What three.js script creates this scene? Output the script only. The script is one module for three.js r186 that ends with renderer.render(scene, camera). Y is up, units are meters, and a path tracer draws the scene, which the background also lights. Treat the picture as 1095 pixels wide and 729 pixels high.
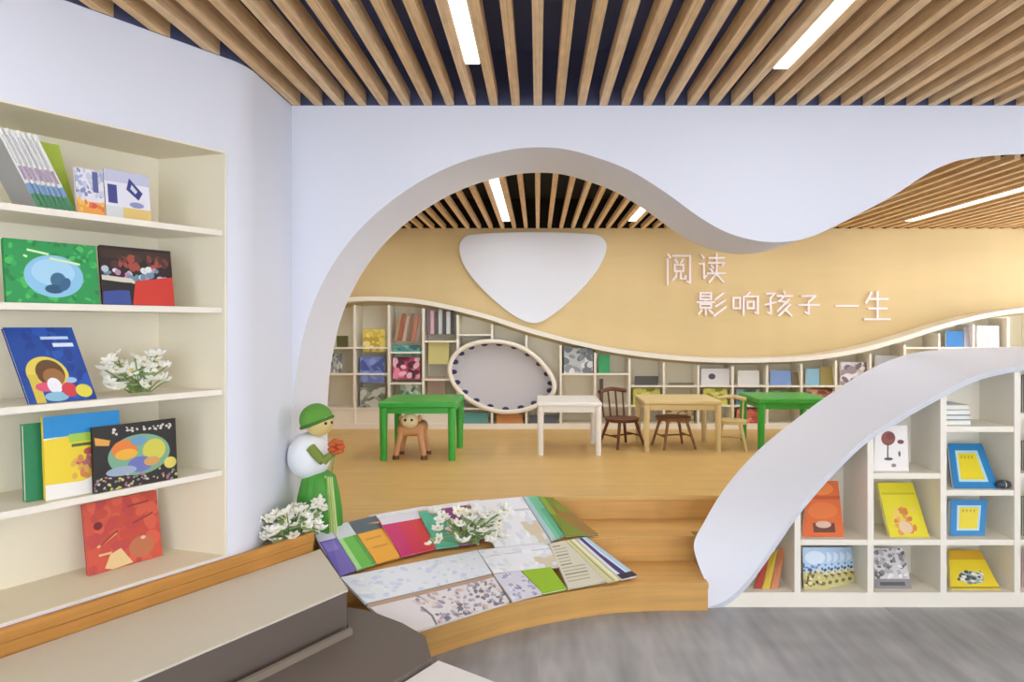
import * as THREE from 'three';
import { RectAreaLightUniformsLib } from 'three/addons/lights/RectAreaLightUniformsLib.js';
import { RoundedBoxGeometry } from 'three/addons/geometries/RoundedBoxGeometry.js';
import { mergeGeometries, toCreasedNormals } from 'three/addons/utils/BufferGeometryUtils.js';
import { ImprovedNoise } from 'three/addons/math/ImprovedNoise.js';

// ---------------------------------------------------------------- camera, sky, light, exposure
const scene = new THREE.Scene();
const FOCAL = 700, VX = 575, VY = 348, EYE = 1.63;               // focal length and vanishing point in pixels of the 1095 x 729 frame
const camera = new THREE.PerspectiveCamera(2 * Math.atan(364.5 / FOCAL) * 180 / Math.PI, 1095 / 729, 0.05, 60);
camera.position.set(0, EYE, 0);
camera.setViewOffset(1095, 729, 547.5 - VX, 364.5 - VY, 1095, 729);
scene.add(camera);
const renderer = new THREE.WebGLRenderer({ antialias: true });
renderer.toneMapping = THREE.LinearToneMapping;
renderer.toneMappingExposure = 1.0;
renderer.shadowMap.enabled = true;
RectAreaLightUniformsLib.init();
scene.background = new THREE.Color().setRGB(5.6, 6.1, 7.0);        // bright overcast sky, seen through the windows only
const LAMP_POWER = 11, READING_POWER = 20, LAMP_COLOR = new THREE.Color().setRGB(0.96, 0.97, 1.0);

// ---------------------------------------------------------------- helpers
const V = (x, y, z) => new THREE.Vector3(x, y, z);
const at = (px, py, d) => V((px - VX) * d / FOCAL, EYE - (py - VY) * d / FOCAL, -d);   // pixel and depth to a point
const used = new Map();
function numbered(n) { const k = used.get(n) ?? 0; used.set(n, k + 1); return k ? `${n}_${String(k).padStart(3, '0')}` : n; }
function rng(seed) { let a = seed >>> 0; return () => { a = (a + 0x6d2b79f5) >>> 0; let t = Math.imul(a ^ (a >>> 15), 1 | a); t = (t + Math.imul(t ^ (t >>> 7), 61 | t)) ^ t; return ((t ^ (t >>> 14)) >>> 0) / 4294967296; }; }
const noise = new ImprovedNoise();
function mesh(name, geo, mat, parent) { const m = new THREE.Mesh(geo, mat); m.name = name; m.castShadow = m.receiveShadow = true; parent.add(m); return m; }
function thing(name, label, category, pos, group) {
  const o = new THREE.Group(); o.name = numbered(name); o.position.copy(pos ?? V(0, 0, 0));
  o.userData = { label, category }; if (group) o.userData.group = group; scene.add(o); return o;
}
function single(name, label, category, geo, mat, group) {
  const m = mesh(numbered(name), geo, mat, scene); m.userData = { label, category }; if (group) m.userData.group = group; return m;
}
function structure(name, label, category, geo, mat) {
  const o = geo ? new THREE.Mesh(geo, mat) : new THREE.Group(); o.name = numbered(name); o.castShadow = o.receiveShadow = true;
  o.userData = { label, category, kind: 'structure' }; scene.add(o); return o;
}
// box between two corners, uv in metres with u along the grain axis
function box(x0, x1, y0, y1, z0, z1, grain = 'x', r = 0) {
  const w = Math.abs(x1 - x0), h = Math.abs(y1 - y0), d = Math.abs(z1 - z0);
  const g = r ? new RoundedBoxGeometry(w, h, d, 2, Math.min(r, w / 2.01, h / 2.01, d / 2.01)) : new THREE.BoxGeometry(w, h, d);
  g.translate((x0 + x1) / 2, (y0 + y1) / 2, (z0 + z1) / 2);
  return metric(g, grain);
}
function metric(g, grain = 'x') {
  const p = g.attributes.position, n = g.attributes.normal, uv = new Float32Array(p.count * 2);
  for (let i = 0; i < p.count; i++) {
    const c = [p.getX(i), p.getY(i), p.getZ(i)], a = [Math.abs(n.getX(i)), Math.abs(n.getY(i)), Math.abs(n.getZ(i))];
    const big = a.indexOf(Math.max(...a)), rest = [0, 1, 2].filter((k) => k !== big), gi = 'xyz'.indexOf(grain);
    const u = rest.includes(gi) ? gi : rest[0], v = rest.find((k) => k !== u);
    uv[2 * i] = c[u]; uv[2 * i + 1] = c[v];
  }
  g.setAttribute('uv', new THREE.BufferAttribute(uv, 2)); return g;
}
// plan outline [[x, depth], ...] raised from y0 to y1
function slab(points, y0, y1, grain = 'x') {
  const s = new THREE.Shape(points.map(([x, d]) => new THREE.Vector2(x, d)));
  const g = new THREE.ExtrudeGeometry(s, { depth: y1 - y0, bevelEnabled: false, curveSegments: 24 });
  g.rotateX(-Math.PI / 2); g.translate(0, y0, 0);
  return metric(g, grain);
}
// six-sided body from two quads (a0..a3 front, b0..b3 back, corners bottom-left, bottom-right, top-right, top-left)
function hexa(a, b) {
  const faces = [[a[0], a[1], a[2], a[3]], [b[1], b[0], b[3], b[2]], [a[3], a[2], b[2], b[3]], [b[0], b[1], a[1], a[0]], [b[0], a[0], a[3], b[3]], [a[1], b[1], b[2], a[2]]];
  const pos = [], uv = [], idx = [];
  faces.forEach((f, k) => {
    f.forEach((p) => pos.push(p.x, p.y, p.z));
    uv.push(...(k === 0 ? [0, 0, 1, 0, 1, 1, 0, 1] : [0.01, 0.5, 0.03, 0.5, 0.03, 0.52, 0.01, 0.52]));
    const o = k * 4; idx.push(o, o + 1, o + 2, o, o + 2, o + 3);
  });
  const g = new THREE.BufferGeometry(); g.setAttribute('position', new THREE.Float32BufferAttribute(pos, 3));
  g.setAttribute('uv', new THREE.Float32BufferAttribute(uv, 2)); g.setIndex(idx); const f = g.toNonIndexed(); f.computeVertexNormals(); return f;
}
// closed sheet of some thickness over a grid of points P[i][j]
function sheet(P, th, dir) {
  const n = P.length, m = P[0].length, pos = [], idx = [], uv = [];
  const nor = P.map((row, i) => row.map((p, j) => {
    const a = P[Math.min(n - 1, i + 1)][j].clone().sub(P[Math.max(0, i - 1)][j]), b = P[i][Math.min(m - 1, j + 1)].clone().sub(P[i][Math.max(0, j - 1)]);
    return b.cross(a).normalize();
  }));
  const Q = P.map((row, i) => row.map((p, j) => p.clone().addScaledVector(dir ?? nor[i][j], dir ? th : -th)));
  const grid = (G, flip) => {
    const o = pos.length / 3;
    G.forEach((row, i) => row.forEach((p, j) => { pos.push(p.x, p.y, p.z); uv.push(i / (n - 1), j / (m - 1)); }));
    const M = G[0].length;
    for (let i = 0; i + 1 < G.length; i++) for (let j = 0; j + 1 < M; j++) {
      const a = o + i * M + j, b = a + 1, c = a + M, d = c + 1;
      if (flip) idx.push(a, c, b, b, c, d); else idx.push(a, b, c, b, d, c);
    }
  };
  grid(P, false); grid(Q, true);
  grid([P.map((r) => r[0]), Q.map((r) => r[0])], true); grid([P.map((r) => r[m - 1]), Q.map((r) => r[m - 1])], false);
  grid([P[0], Q[0]], false); grid([P[n - 1], Q[n - 1]], true);
  const g = new THREE.BufferGeometry(); g.setAttribute('position', new THREE.Float32BufferAttribute(pos, 3)); g.setAttribute('uv', new THREE.Float32BufferAttribute(uv, 2));
  g.setIndex(idx); g.computeVertexNormals(); return g;
}
function curve(points, n) { return new THREE.CatmullRomCurve3(points, false, 'centripetal').getPoints(n); }
function bar(a, b, r0, r1 = r0, seg = 8) {
  const d = b.clone().sub(a), g = new THREE.CylinderGeometry(r1, r0, d.length(), seg); g.translate(0, d.length() / 2, 0);
  g.applyQuaternion(new THREE.Quaternion().setFromUnitVectors(V(0, 1, 0), d.clone().normalize())); g.translate(a.x, a.y, a.z); return g;
}
const merge = (list) => mergeGeometries(list.map((g) => { const k = g.index ? g.toNonIndexed() : g; for (const n of Object.keys(k.attributes)) if (!['position', 'normal', 'uv'].includes(n)) k.deleteAttribute(n); return k; }));

// ---------------------------------------------------------------- materials
function canvasTexture(w, h, draw, srgb = true) {
  const c = document.createElement('canvas'); c.width = w; c.height = h; draw(c.getContext('2d'), w, h);
  const t = new THREE.CanvasTexture(c); if (srgb) t.colorSpace = THREE.SRGBColorSpace; t.magFilter = THREE.LinearFilter; t.anisotropy = 8; return t;
}
function grainTexture(base, amp, seed, size = 512, sx = 3, sy = 40, fine = 8) {      // stretched noise along u
  const data = new Uint8Array(size * size * 4), per = (i, n) => i / size * n;
  for (let y = 0; y < size; y++) for (let x = 0; x < size; x++) {
    const a = 2 * Math.PI * x / size, cx = Math.cos(a) * sx / 6.28, cz = Math.sin(a) * sx / 6.28;
    let v = noise.noise(cx + seed, per(y, sy), cz) * 0.6 + noise.noise(cx * 3 + seed, per(y, sy * 3), cz * 3) * 0.35 + noise.noise(cx * fine, per(y, sy * 0.2) + seed, cz * fine) * 0.35;
    for (let k = 0; k < 3; k++) data[(y * size + x) * 4 + k] = Math.max(0, Math.min(255, base[k] * (1 + v * amp)));
    data[(y * size + x) * 4 + 3] = 255;
  }
  const t = new THREE.DataTexture(data, size, size); t.colorSpace = THREE.SRGBColorSpace; t.wrapS = t.wrapT = THREE.RepeatWrapping; t.magFilter = THREE.LinearFilter; t.minFilter = THREE.LinearFilter; t.needsUpdate = true; return t;
}
const std = (o) => new THREE.MeshStandardMaterial(o);
const paint = (hex, roughness = 0.6, extra = {}) => std({ color: hex, roughness, ...extra });
const M = {
  wall: paint('#e4e6ee', 0.85), cream: paint('#efe6cd', 0.75), shelfWhite: paint('#f4eddc', 0.55), panelWhite: paint('#e6e8ee', 0.5),
  navy: paint('#585c7c', 0.9), brownBlack: paint('#1f1814', 0.9),
  slat: std({ map: grainTexture([226, 188, 138], 0.2, 3.1), roughness: 0.65 }),
  slatPale: std({ map: grainTexture([232, 198, 152], 0.18, 7.7), roughness: 0.65 }),
  woodFloor: std({ map: grainTexture([220, 180, 108], 0.06, 1.3, 512, 2, 30), roughness: 0.38 }),
  stepWood: std({ map: grainTexture([214, 166, 94], 0.1, 5.5, 512, 2, 30), roughness: 0.4 }),
  trim: std({ map: grainTexture([190, 134, 62], 0.18, 2.2, 512, 2, 30), roughness: 0.45 }),
  backWall: std({ map: grainTexture([222, 196, 142], 0.03, 4.4, 512, 2, 10), roughness: 0.7 }),
  greyFloor: std({ map: grainTexture([164, 164, 164], 0.2, 6.6, 1024, 3, 16, 5), roughness: 0.5 }),
  seatCream: paint('#ddd5c2', 0.7), leather: std({ color: '#6d6258', roughness: 0.55 }), leatherEdge: paint('#8f8273', 0.5), padWhite: paint('#eeeae6', 0.7),
  page: paint('#f1ece0', 0.85), greenPlastic: paint('#3cab3a', 0.35), whitePlastic: paint('#efece2', 0.35),
  birch: paint('#dcc48a', 0.5), darkWood: paint('#6a3a26', 0.5), midWood: paint('#8b5c3a', 0.5), pinkWood: paint('#d39a6a', 0.5), black: paint('#22201f', 0.5),
  navyDot: paint('#2a2f5c', 0.4), nook: paint('#d6d2d4', 0.85), letter: paint('#fbeef0', 0.45), steel: paint('#c9c9cc', 0.35, { metalness: 0.6 }),
  petal: std({ color: '#f6f4e8', roughness: 0.8, side: THREE.DoubleSide }), stem: paint('#7f9a55', 0.7), leaf: std({ color: '#8aa468', roughness: 0.7, side: THREE.DoubleSide }), pistil: paint('#d9c25a', 0.8),
  glass: new THREE.MeshPhysicalMaterial({ color: '#ffffff', transmission: 1, thickness: 0, roughness: 0.02 }),
  lampFace: std({ color: '#ffffff', emissive: '#f4f8ff', emissiveIntensity: 3 }),
};
for (const k of ['slat', 'slatPale']) M[k].map.repeat.set(0.5, 4);
for (const k of ['woodFloor', 'stepWood', 'trim']) M[k].map.repeat.set(0.5, 0.8);
M.backWall.map.repeat.set(0.35, 0.35); M.greyFloor.map.repeat.set(0.6, 0.5);

// ---------------------------------------------------------------- the shell: levels and plan lines
const L1 = 0.16, L2 = 0.32, L3 = 0.48, CEIL = EYE + 1.27, CEIL2 = EYE + 1.12, SLAB = 3.22;
const ARCH_D = 3.78, ARCH_B = 4.41, BACK_D = 7.6, RIGHT_X = 6.2, LEFT_X = -3.2, REAR_Z = 3.2;
const U = [0.553, -0.833];                                         // left wall runs along U (x, z); its face looks along (0.833, 0.553)
const THETA = Math.atan2(0.833, 0.553);
const CORNER = V(-1.42, 0, -3.2);
const wallX = (d) => -1.42 - (3.2 - d) * 0.664;                     // x of the left wall face at a depth

const floor = structure('floor', 'grey streaky vinyl floor in front of the wooden steps', 'floor', slab([[-6.2, -REAR_Z - 0.2], [RIGHT_X + 0.2, -REAR_Z - 0.2], [RIGHT_X + 0.2, 4.6], [-6.2, 4.6]], -0.12, 0, 'z'), M.greyFloor);

const spline = (pts, n = 24) => new THREE.SplineCurve(pts.map(([x, d]) => new THREE.Vector2(x, d))).getPoints(n).map((p) => [p.x, p.y]);
const edge3 = [[-1.42, 3.2], [-1.212, 3.513], ...spline([[-1.225, 3.64], [-0.66, 4.02], [-0.25, 4.28], [0.1, 4.40], [0.45, 4.43]]), [6.2, 4.43]];
const edge2 = [...spline([[-1.06, 3.41], [-1.03, 3.43], [-0.349, 3.76], [0.084, 3.95], [0.5, 4.07]]), [0.975, 4.08]];
const edge1 = [...spline([[-0.66, 3.11], [-0.646, 3.12], [-0.149, 3.465], [0.34, 3.675], [0.7, 3.73]]), [0.975, 3.735]];
const inset = (e, k) => e.map(([x, d]) => [x, d + k]);
structure('floor_raised', 'warm orange wooden floor of the raised reading area', 'floor', slab([...edge3, [6.2, 7.7], [LEFT_X, 7.7], [LEFT_X, 4.2], [-1.42, 4.2]], L3 - 0.03, L3), M.woodFloor);
const steps = structure('floor_steps', 'curved wooden steps leading up to the raised reading area', 'steps');
mesh('riser', slab([...inset(edge3, 0.014), [6.2, 7.7], [LEFT_X, 7.7], [LEFT_X, 4.2], [-1.42, 4.2]], L2, L3 - 0.03), M.stepWood, steps);
mesh('tread', slab([...edge2, [0.975, 4.17], [6.2, 4.17], [6.2, 4.7], [-1.42, 4.7], [-1.42, 3.9]], L2 - 0.03, L2), M.stepWood, steps);
mesh('riser', slab([...inset(edge2, 0.014), [0.975, 4.17], [6.2, 4.17], [6.2, 4.7], [-1.42, 4.7], [-1.42, 3.9]], L1, L2 - 0.03), M.stepWood, steps);
mesh('tread', slab([...edge1, [0.975, 4.17], [6.2, 4.17], [6.2, 4.7], [-1.42, 4.7], [-1.24, 3.72], [-0.95, 3.26]], L1 - 0.03, L1), M.stepWood, steps);
mesh('riser', slab([...inset(edge1, 0.014), [0.975, 4.17], [6.2, 4.17], [6.2, 4.7], [-1.42, 4.7], [-1.24, 3.72], [-0.95, 3.26]], 0, L1 - 0.03), M.stepWood, steps);

// left wall with its book niche, in a frame whose x runs along the wall and z out of it
const wl = structure('wall_left', 'white wall with a recessed cream book niche', 'wall');
wl.position.copy(CORNER); wl.rotation.y = THETA;
const N0 = -2.9, N1 = -0.103, NB = EYE - 1.095, NT = EYE + 0.825, ND = -0.38, SPLAY = 0.12, WALL_END = -7.7;
mesh('wall_above_niche', box(WALL_END, -0.09, NT, CEIL, -0.5, 0), M.wall, wl);
mesh('wall_below_niche', box(WALL_END, -0.09, 0, NB, -0.5, 0), M.wall, wl);
mesh('wall_beside_niche', box(WALL_END, N0, NB, NT, -0.5, 0), M.wall, wl);
{ // end pier with its splayed cheek
  const s = new THREE.Shape([[N1, 0], [-0.09, 0], [-0.09, -0.5], [N1 - SPLAY, -0.5], [N1 - SPLAY, ND]].map(([x, z]) => new THREE.Vector2(x, -z)));
  const g = new THREE.ExtrudeGeometry(s, { depth: NT - NB, bevelEnabled: false }); g.rotateX(-Math.PI / 2); g.scale(1, 1, 1); g.translate(0, NB, 0);
  mesh('wall_end', metric(g), M.wall, wl);
}
mesh('niche_back', box(N0, N1 - SPLAY, NB, NT, ND - 0.02, ND), M.cream, wl);
{
  const a = V(N1 - 0.002, 0, -0.004), b = V(N1 - SPLAY - 0.002, 0, ND), o = V(-0.006, 0, -0.002);
  const q = (p, y) => V(p.x, y, p.z);
  mesh('niche_cheek', hexa([q(b, NB), q(a, NB), q(a, NT), q(b, NT)].map((p) => p.clone().add(o)), [q(b, NB), q(a, NB), q(a, NT), q(b, NT)]), M.cream, wl);
}
mesh('niche_top', box(N0, N1, NT - 0.008, NT, ND, -0.002), M.cream, wl);
mesh('niche_floor', box(N0, N1, NB - 0.002, NB + 0.006, ND, -0.002), M.cream, wl);
const SHELF = [0.44, 0.073, -0.316, -0.70].map((h) => EYE + h);
const shelfX = (z) => N1 - 0.008 - SPLAY * (-z / 0.38);
for (const y of SHELF) {
  const s = new THREE.Shape([[N0, -0.02], [shelfX(-0.02), -0.02], [shelfX(ND), ND], [N0, ND]].map(([x, z]) => new THREE.Vector2(x, -z)));
  const g = new THREE.ExtrudeGeometry(s, { depth: 0.026, bevelEnabled: false }); g.rotateX(-Math.PI / 2); g.translate(0, y - 0.013, 0);
  mesh('shelf', metric(g), M.shelfWhite, wl);
}
mesh('wall_top_band', box(WALL_END, -0.08, CEIL, SLAB, -0.5, -0.01), M.navy, wl);
const board = structure('trim_1', 'brown wooden skirting strip under the book niche', 'trim');
board.position.copy(CORNER); board.rotation.y = THETA;
mesh('ledge', box(WALL_END, 0.375, NB - 0.058, NB - 0.005, 0, 0.03, 'x', 0.008), M.trim, board);
mesh('lower_strip', box(WALL_END, 0.37, NB - 0.115, NB - 0.058, 0, 0.022, 'x', 0.006), M.trim, board);

const round = (o) => { const a = [-1.4698 + o, 3.125], b = [-1.42 + o, 3.3], c = [-1.42 + o, 3.2]; return Array.from({ length: 11 }, (_, i) => { const t = i / 10; return [0, 1].map((k) => a[k] * (1 - t) ** 2 + 2 * c[k] * t * (1 - t) + b[k] * t * t); }); };
// side return between the left wall and the arch
structure('wall_return', 'white side return between the niche wall and the arch', 'wall', slab([...round(0), [-1.42, ARCH_B - 0.01], [-1.95, ARCH_B - 0.01], [-1.886, 3.40]], 0, CEIL), M.wall);
structure('wall_return_top', 'dark navy band above the white side return', 'wall', slab([...round(-0.008), [-1.428, ARCH_B - 0.01], [-1.95, ARCH_B - 0.01], [-1.886, 3.40]], CEIL, SLAB), M.navy);

// the big arch wall with its wavy opening
{
  const F = [[310, 574], [311.5, 500], [313.5, 433], [319, 385], [331, 335], [350, 293], [375, 256], [402, 228], [432, 205], [464, 186], [497, 172], [526, 164], [561, 158], [602, 159], [643, 170], [673, 182], [712, 206], [745, 230], [772, 246], [794, 254], [820, 258.5], [848, 257.5], [870, 252], [892, 242], [919, 228.6], [958.6, 207], [986, 189], [1006, 178], [1027, 170.5], [1057, 166.7], [1095, 164.7], [1200, 163], [1400, 163], [1560, 170], [1640, 210], [1662, 300], [1668, 400], [1668, 574]];
  const c = curve(F.map(([x, y]) => at(x, y, ARCH_D)), 260);
  const lift = (p) => { const px = VX + p.x * FOCAL / ARCH_D; return px > 1500 ? 0 : Math.max(0, Math.min(1, (px - 985) / 120)) * 0.17; };
  const front = c.map((p) => V(Math.max(p.x, -1.421), p.y, -ARCH_D)), back = c.map((p) => V(Math.max(p.x, -1.416), p.y + lift(p), -ARCH_B));
  const pos = [], idx = [];
  const strip = (A, B) => { const o = pos.length / 3; A.forEach((p, i) => pos.push(p.x, p.y, p.z, B[i].x, B[i].y, B[i].z)); for (let i = 0; i + 1 < A.length; i++) { const a = o + 2 * i; idx.push(a, a + 2, a + 1, a + 1, a + 2, a + 3); } };
  const topOf = (L, y) => L.map((p) => V(p.x, Math.max(y, p.y), p.z));
  strip(front, topOf(front, CEIL)); strip(topOf(back, SLAB), back); strip(back, front);
  const g = new THREE.BufferGeometry(); g.setAttribute('position', new THREE.Float32BufferAttribute(pos, 3)); g.setIndex(idx); g.computeVertexNormals();
  const uv = new Float32Array(pos.length / 3 * 2); g.setAttribute('uv', new THREE.BufferAttribute(uv, 2));
  structure('wall_arch', 'white wall with a wavy arched opening to the reading area', 'wall', g, M.wall);
}
structure('wall_arch_top', 'dark navy band above the arch wall', 'wall', box(-1.42, RIGHT_X, CEIL, SLAB, -ARCH_B + 0.02, -ARCH_D - 0.01), M.navy);
structure('wall_arch_side', 'plain white wall beside the arch, hidden end', 'wall', box(LEFT_X, -1.96, 0, SLAB, -ARCH_B, -ARCH_D), M.wall);
structure('wall_arch_pier', 'white pier at the far side of the arch', 'wall', box(5.9, RIGHT_X, 0, SLAB, -ARCH_B, -ARCH_D), M.wall);
structure('wall_back', 'light tan wood-veneer wall above the low bookcase', 'wall', box(LEFT_X - 0.15, RIGHT_X + 0.15, L3, CEIL2 + 0.01, -BACK_D - 0.15, -BACK_D), M.backWall);
structure('wall_back_top', 'dark band above the tan wall behind the ceiling slats', 'wall', box(LEFT_X - 0.15, RIGHT_X + 0.15, CEIL2 + 0.01, SLAB, -BACK_D - 0.15, -BACK_D), M.brownBlack);
structure('wall_reading_left', 'tan end wall of the reading area', 'wall', box(LEFT_X - 0.15, LEFT_X, 0, SLAB, -BACK_D, -ARCH_B), M.backWall);

// windowed walls outside the frame: daylight behind the camera and beside the reading area
function windowWall(name, n, place, len, openings, y0, y1, label) {
  const w = structure(name, label, 'wall'); w.position.copy(place[0]); w.rotation.y = place[1];
  let x = 0;
  for (const [a, b] of openings) { mesh('wall_panel', box(x, a, 0, SLAB, -0.15, 0), M.wall, w); mesh('wall_panel', box(a, b, 0, y0, -0.15, 0), M.wall, w); mesh('wall_panel', box(a, b, y1, SLAB, -0.15, 0), M.wall, w); x = b; }
  mesh('wall_panel', box(x, len, 0, SLAB, -0.15, 0), M.wall, w);
  openings.forEach(([a, b]) => {
    const f = structure(`window_${n++}`, label.startsWith('rear') ? 'tall white-framed window in the rear wall' : 'wide white-framed window in the end wall', 'window'); f.position.copy(place[0]); f.rotation.y = place[1];
    const t = 0.05;
    mesh('window_frame', merge([box(a, a + t, y0, y1, -0.1, -0.04), box(b - t, b, y0, y1, -0.1, -0.04), box(a + t, b - t, y0, y0 + t, -0.1, -0.04), box(a + t, b - t, y1 - t, y1, -0.1, -0.04), box((a + b) / 2 - t / 2, (a + b) / 2 + t / 2, y0 + t, y1 - t, -0.1, -0.04)]), M.whitePlastic, f);
    mesh('pane', box(a + t, (a + b) / 2 - t / 2, y0 + t, y1 - t, -0.073, -0.067), M.glass, f);
    mesh('pane', box((a + b) / 2 + t / 2, b - t, y0 + t, y1 - t, -0.073, -0.067), M.glass, f);
  });
  return n;
}
let wn = windowWall('wall_rear', 1, [V(RIGHT_X, 0, REAR_Z), Math.PI], RIGHT_X + 6.3, [[0.6, 3.0], [3.6, 6.0], [6.6, 9.0]], 0.5, 2.7, 'rear white wall with tall windows');
wn = windowWall('wall_right', wn, [V(RIGHT_X, 0, -BACK_D), -Math.PI / 2], BACK_D + REAR_Z, [[0.25, 3.05], [7.6, 10.0]], 0.7, 2.65, 'white end wall with wide windows');

// ceilings: dark voids, wooden slats, linear lamps between them
const ceiling = structure('ceiling', 'slatted wooden ceiling over a dark navy void above the front room', 'ceiling');
mesh('void_panel', box(-6.3, RIGHT_X, SLAB, SLAB + 0.1, -ARCH_B, REAR_Z), M.navy, ceiling);
const PITCH = 0.1264, SW = 0.046, SH = 0.08;
for (let k = -44; k <= 48; k++) {
  const x = k * PITCH, x0 = x - SW / 2, x1 = x + SW / 2, end = (v) => Math.max(-ARCH_D + 0.005, v < -1.42 ? -(3.2 - (-1.42 - v) / 0.664 - 0.012) : -9);
  const corner = (v, z) => [V(v, CEIL, z), V(v, CEIL + SH, z)], [a, d] = corner(x0, end(x0)), [b, c] = corner(x1, end(x1)), z1 = REAR_Z - 0.02;
  mesh('slat', metric(hexa([V(x0, CEIL, z1), V(x1, CEIL, z1), V(x1, CEIL + SH, z1), V(x0, CEIL + SH, z1)], [a, b, c, d]), 'z'), k % 3 ? M.slat : M.slatPale, ceiling);
}
const ceiling2 = structure('ceiling_reading', 'slatted wooden ceiling over a dark void above the reading area', 'ceiling');
mesh('void_panel', box(LEFT_X, RIGHT_X, SLAB - 0.12, SLAB - 0.02, -BACK_D, -ARCH_B), M.brownBlack, ceiling2);
for (let k = -23; k <= 45; k++) { const x = k * 0.135; mesh('slat', box(x - 0.02, x + 0.02, CEIL2, CEIL2 + 0.05, -BACK_D + 0.005, -ARCH_B - 0.01, 'z'), k % 3 ? M.slat : M.slatPale, ceiling2); }
function lamp(x, y, dFar, dNear, w, label, power = LAMP_POWER) {
  const t = thing('linear_ceiling_lamp', label, 'lamp', V(x, y, -(dFar + dNear) / 2), 'linear ceiling lamps'), L = dFar - dNear;
  mesh('housing', box(-w / 2, w / 2, 0.004, 0.08, -L / 2, L / 2), M.whitePlastic, t);
  mesh('diffuser', box(-w / 2 + 0.003, w / 2 - 0.003, -0.002, 0.004, -L / 2 + 0.003, L / 2 - 0.003), M.lampFace, t);
  const l = new THREE.RectAreaLight(LAMP_COLOR, power, w - 0.006, L - 0.01); l.name = 'lamp_light'; l.position.set(0, -0.006, 0); l.rotation.x = -Math.PI / 2; l.castShadow = true; t.add(l);
}
for (const [x, a, b, s] of [[-2.5 * PITCH, 3.18, -2.6, 'linear white ceiling lamp between slats above the arch crown'], [9.5 * PITCH, 3.24, -2.6, 'linear white ceiling lamp between slats above the wavy dip of the arch'], [21.5 * PITCH, 3.2, -2.6, 'linear white ceiling lamp between slats near the end wall'], [-14.5 * PITCH, 2.0, -2.6, 'linear white ceiling lamp between slats beside the niche wall'], [33.5 * PITCH, 3.2, -2.6, 'linear white ceiling lamp between slats by the windows']]) lamp(x, CEIL, a, b, 0.074, s);
for (const [x, s] of [[-2.5 * 0.135, 'linear lamp in the reading area ceiling seen through the arch crown'], [7.5 * 0.135, 'linear lamp in the reading area ceiling beside the falling arch edge'], [18.5 * 0.135, 'linear lamp in the reading area ceiling behind the arch dip'], [29.5 * 0.135, 'long linear lamp in the tan reading area ceiling near the end wall'], [-13.5 * 0.135, 'linear lamp in the reading area ceiling over the bookcase end']]) lamp(x, CEIL2, 7.03, 4.62, 0.082, s, READING_POWER);

// ---------------------------------------------------------------- bench, lower step, white pad
const benchFront = (k) => [-0.845 - 0.553 * k, 2.96 - 0.833 * k];
const bench = thing('niche_bench', 'long bench along the niche wall with cream top and dark front', 'bench', V(0, 0, 0));
const benchPlan = (o) => { const [ax, ad] = benchFront(5.6), n = [0.833 * o, -0.553 * o]; return [[-1.17, 3.52], [-0.87 + n[0], 2.985 + n[1]], [ax + n[0], ad + n[1]], [wallX(ad) + 0.4 - 0.9, ad - 0.1].map((v, i) => (i ? ad + 0.30 : wallX(ad + 0.30) + 0.04)), [wallX(3.5) + 0.04, 3.5]]; };
mesh('bench_body', slab(benchPlan(0), 0, 0.42), M.leather, bench);
mesh('bench_top', slab(benchPlan(0.008), 0.42, 0.43), M.seatCream, bench);
const low = thing('low_step', 'dark brown low step running in front of the cream bench', 'step');
{
  const [bx, bd] = benchFront(4.5), a = [-0.855, 2.945], w = 0.47, f = (p, k) => [p[0] + 0.833 * k, p[1] - 0.553 * k];
  const s0 = f(a, 0.016), s1 = f([bx, bd], 0.016), e0 = f([a[0] + 0.553 * 0.04, a[1] + 0.833 * 0.04], w), e1 = f([bx, bd], w);
  mesh('tread', slab([s0, [-0.905, 3.09], [-0.93, 3.21], [-0.8, 3.16], [-0.63, 3.04], [-0.5, 2.91], e0, e1, s1], 0, 0.25), M.leather, low);
  const q0 = f(a, 0.014), q1 = f([bx, bd], 0.014), r0 = f(a, 0.034), r1 = f([bx, bd], 0.034);
  mesh('edge_strip', slab([q0, r0, r1, q1], 0.25, 0.278), M.leatherEdge, low);
  const p0 = f([a[0] + 0.553 * 0.07, a[1] + 0.833 * 0.07], w + 0.012), p1 = f([a[0] - 0.553 * 0.9, a[1] - 0.833 * 0.9], w + 0.012);
  const pad = thing('seat_pad', 'white low seat pad against the dark step', 'seat pad');
  mesh('pad', slab([p0, f(p0, 0.55), f(p1, 0.55), p1], 0.03, 0.23), M.padWhite, pad);
  mesh('pad_base', slab([f(p0, 0.02), f(p0, 0.53), f(p1, 0.53), f(p1, 0.02)], 0, 0.03), M.leather, pad);
}

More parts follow.
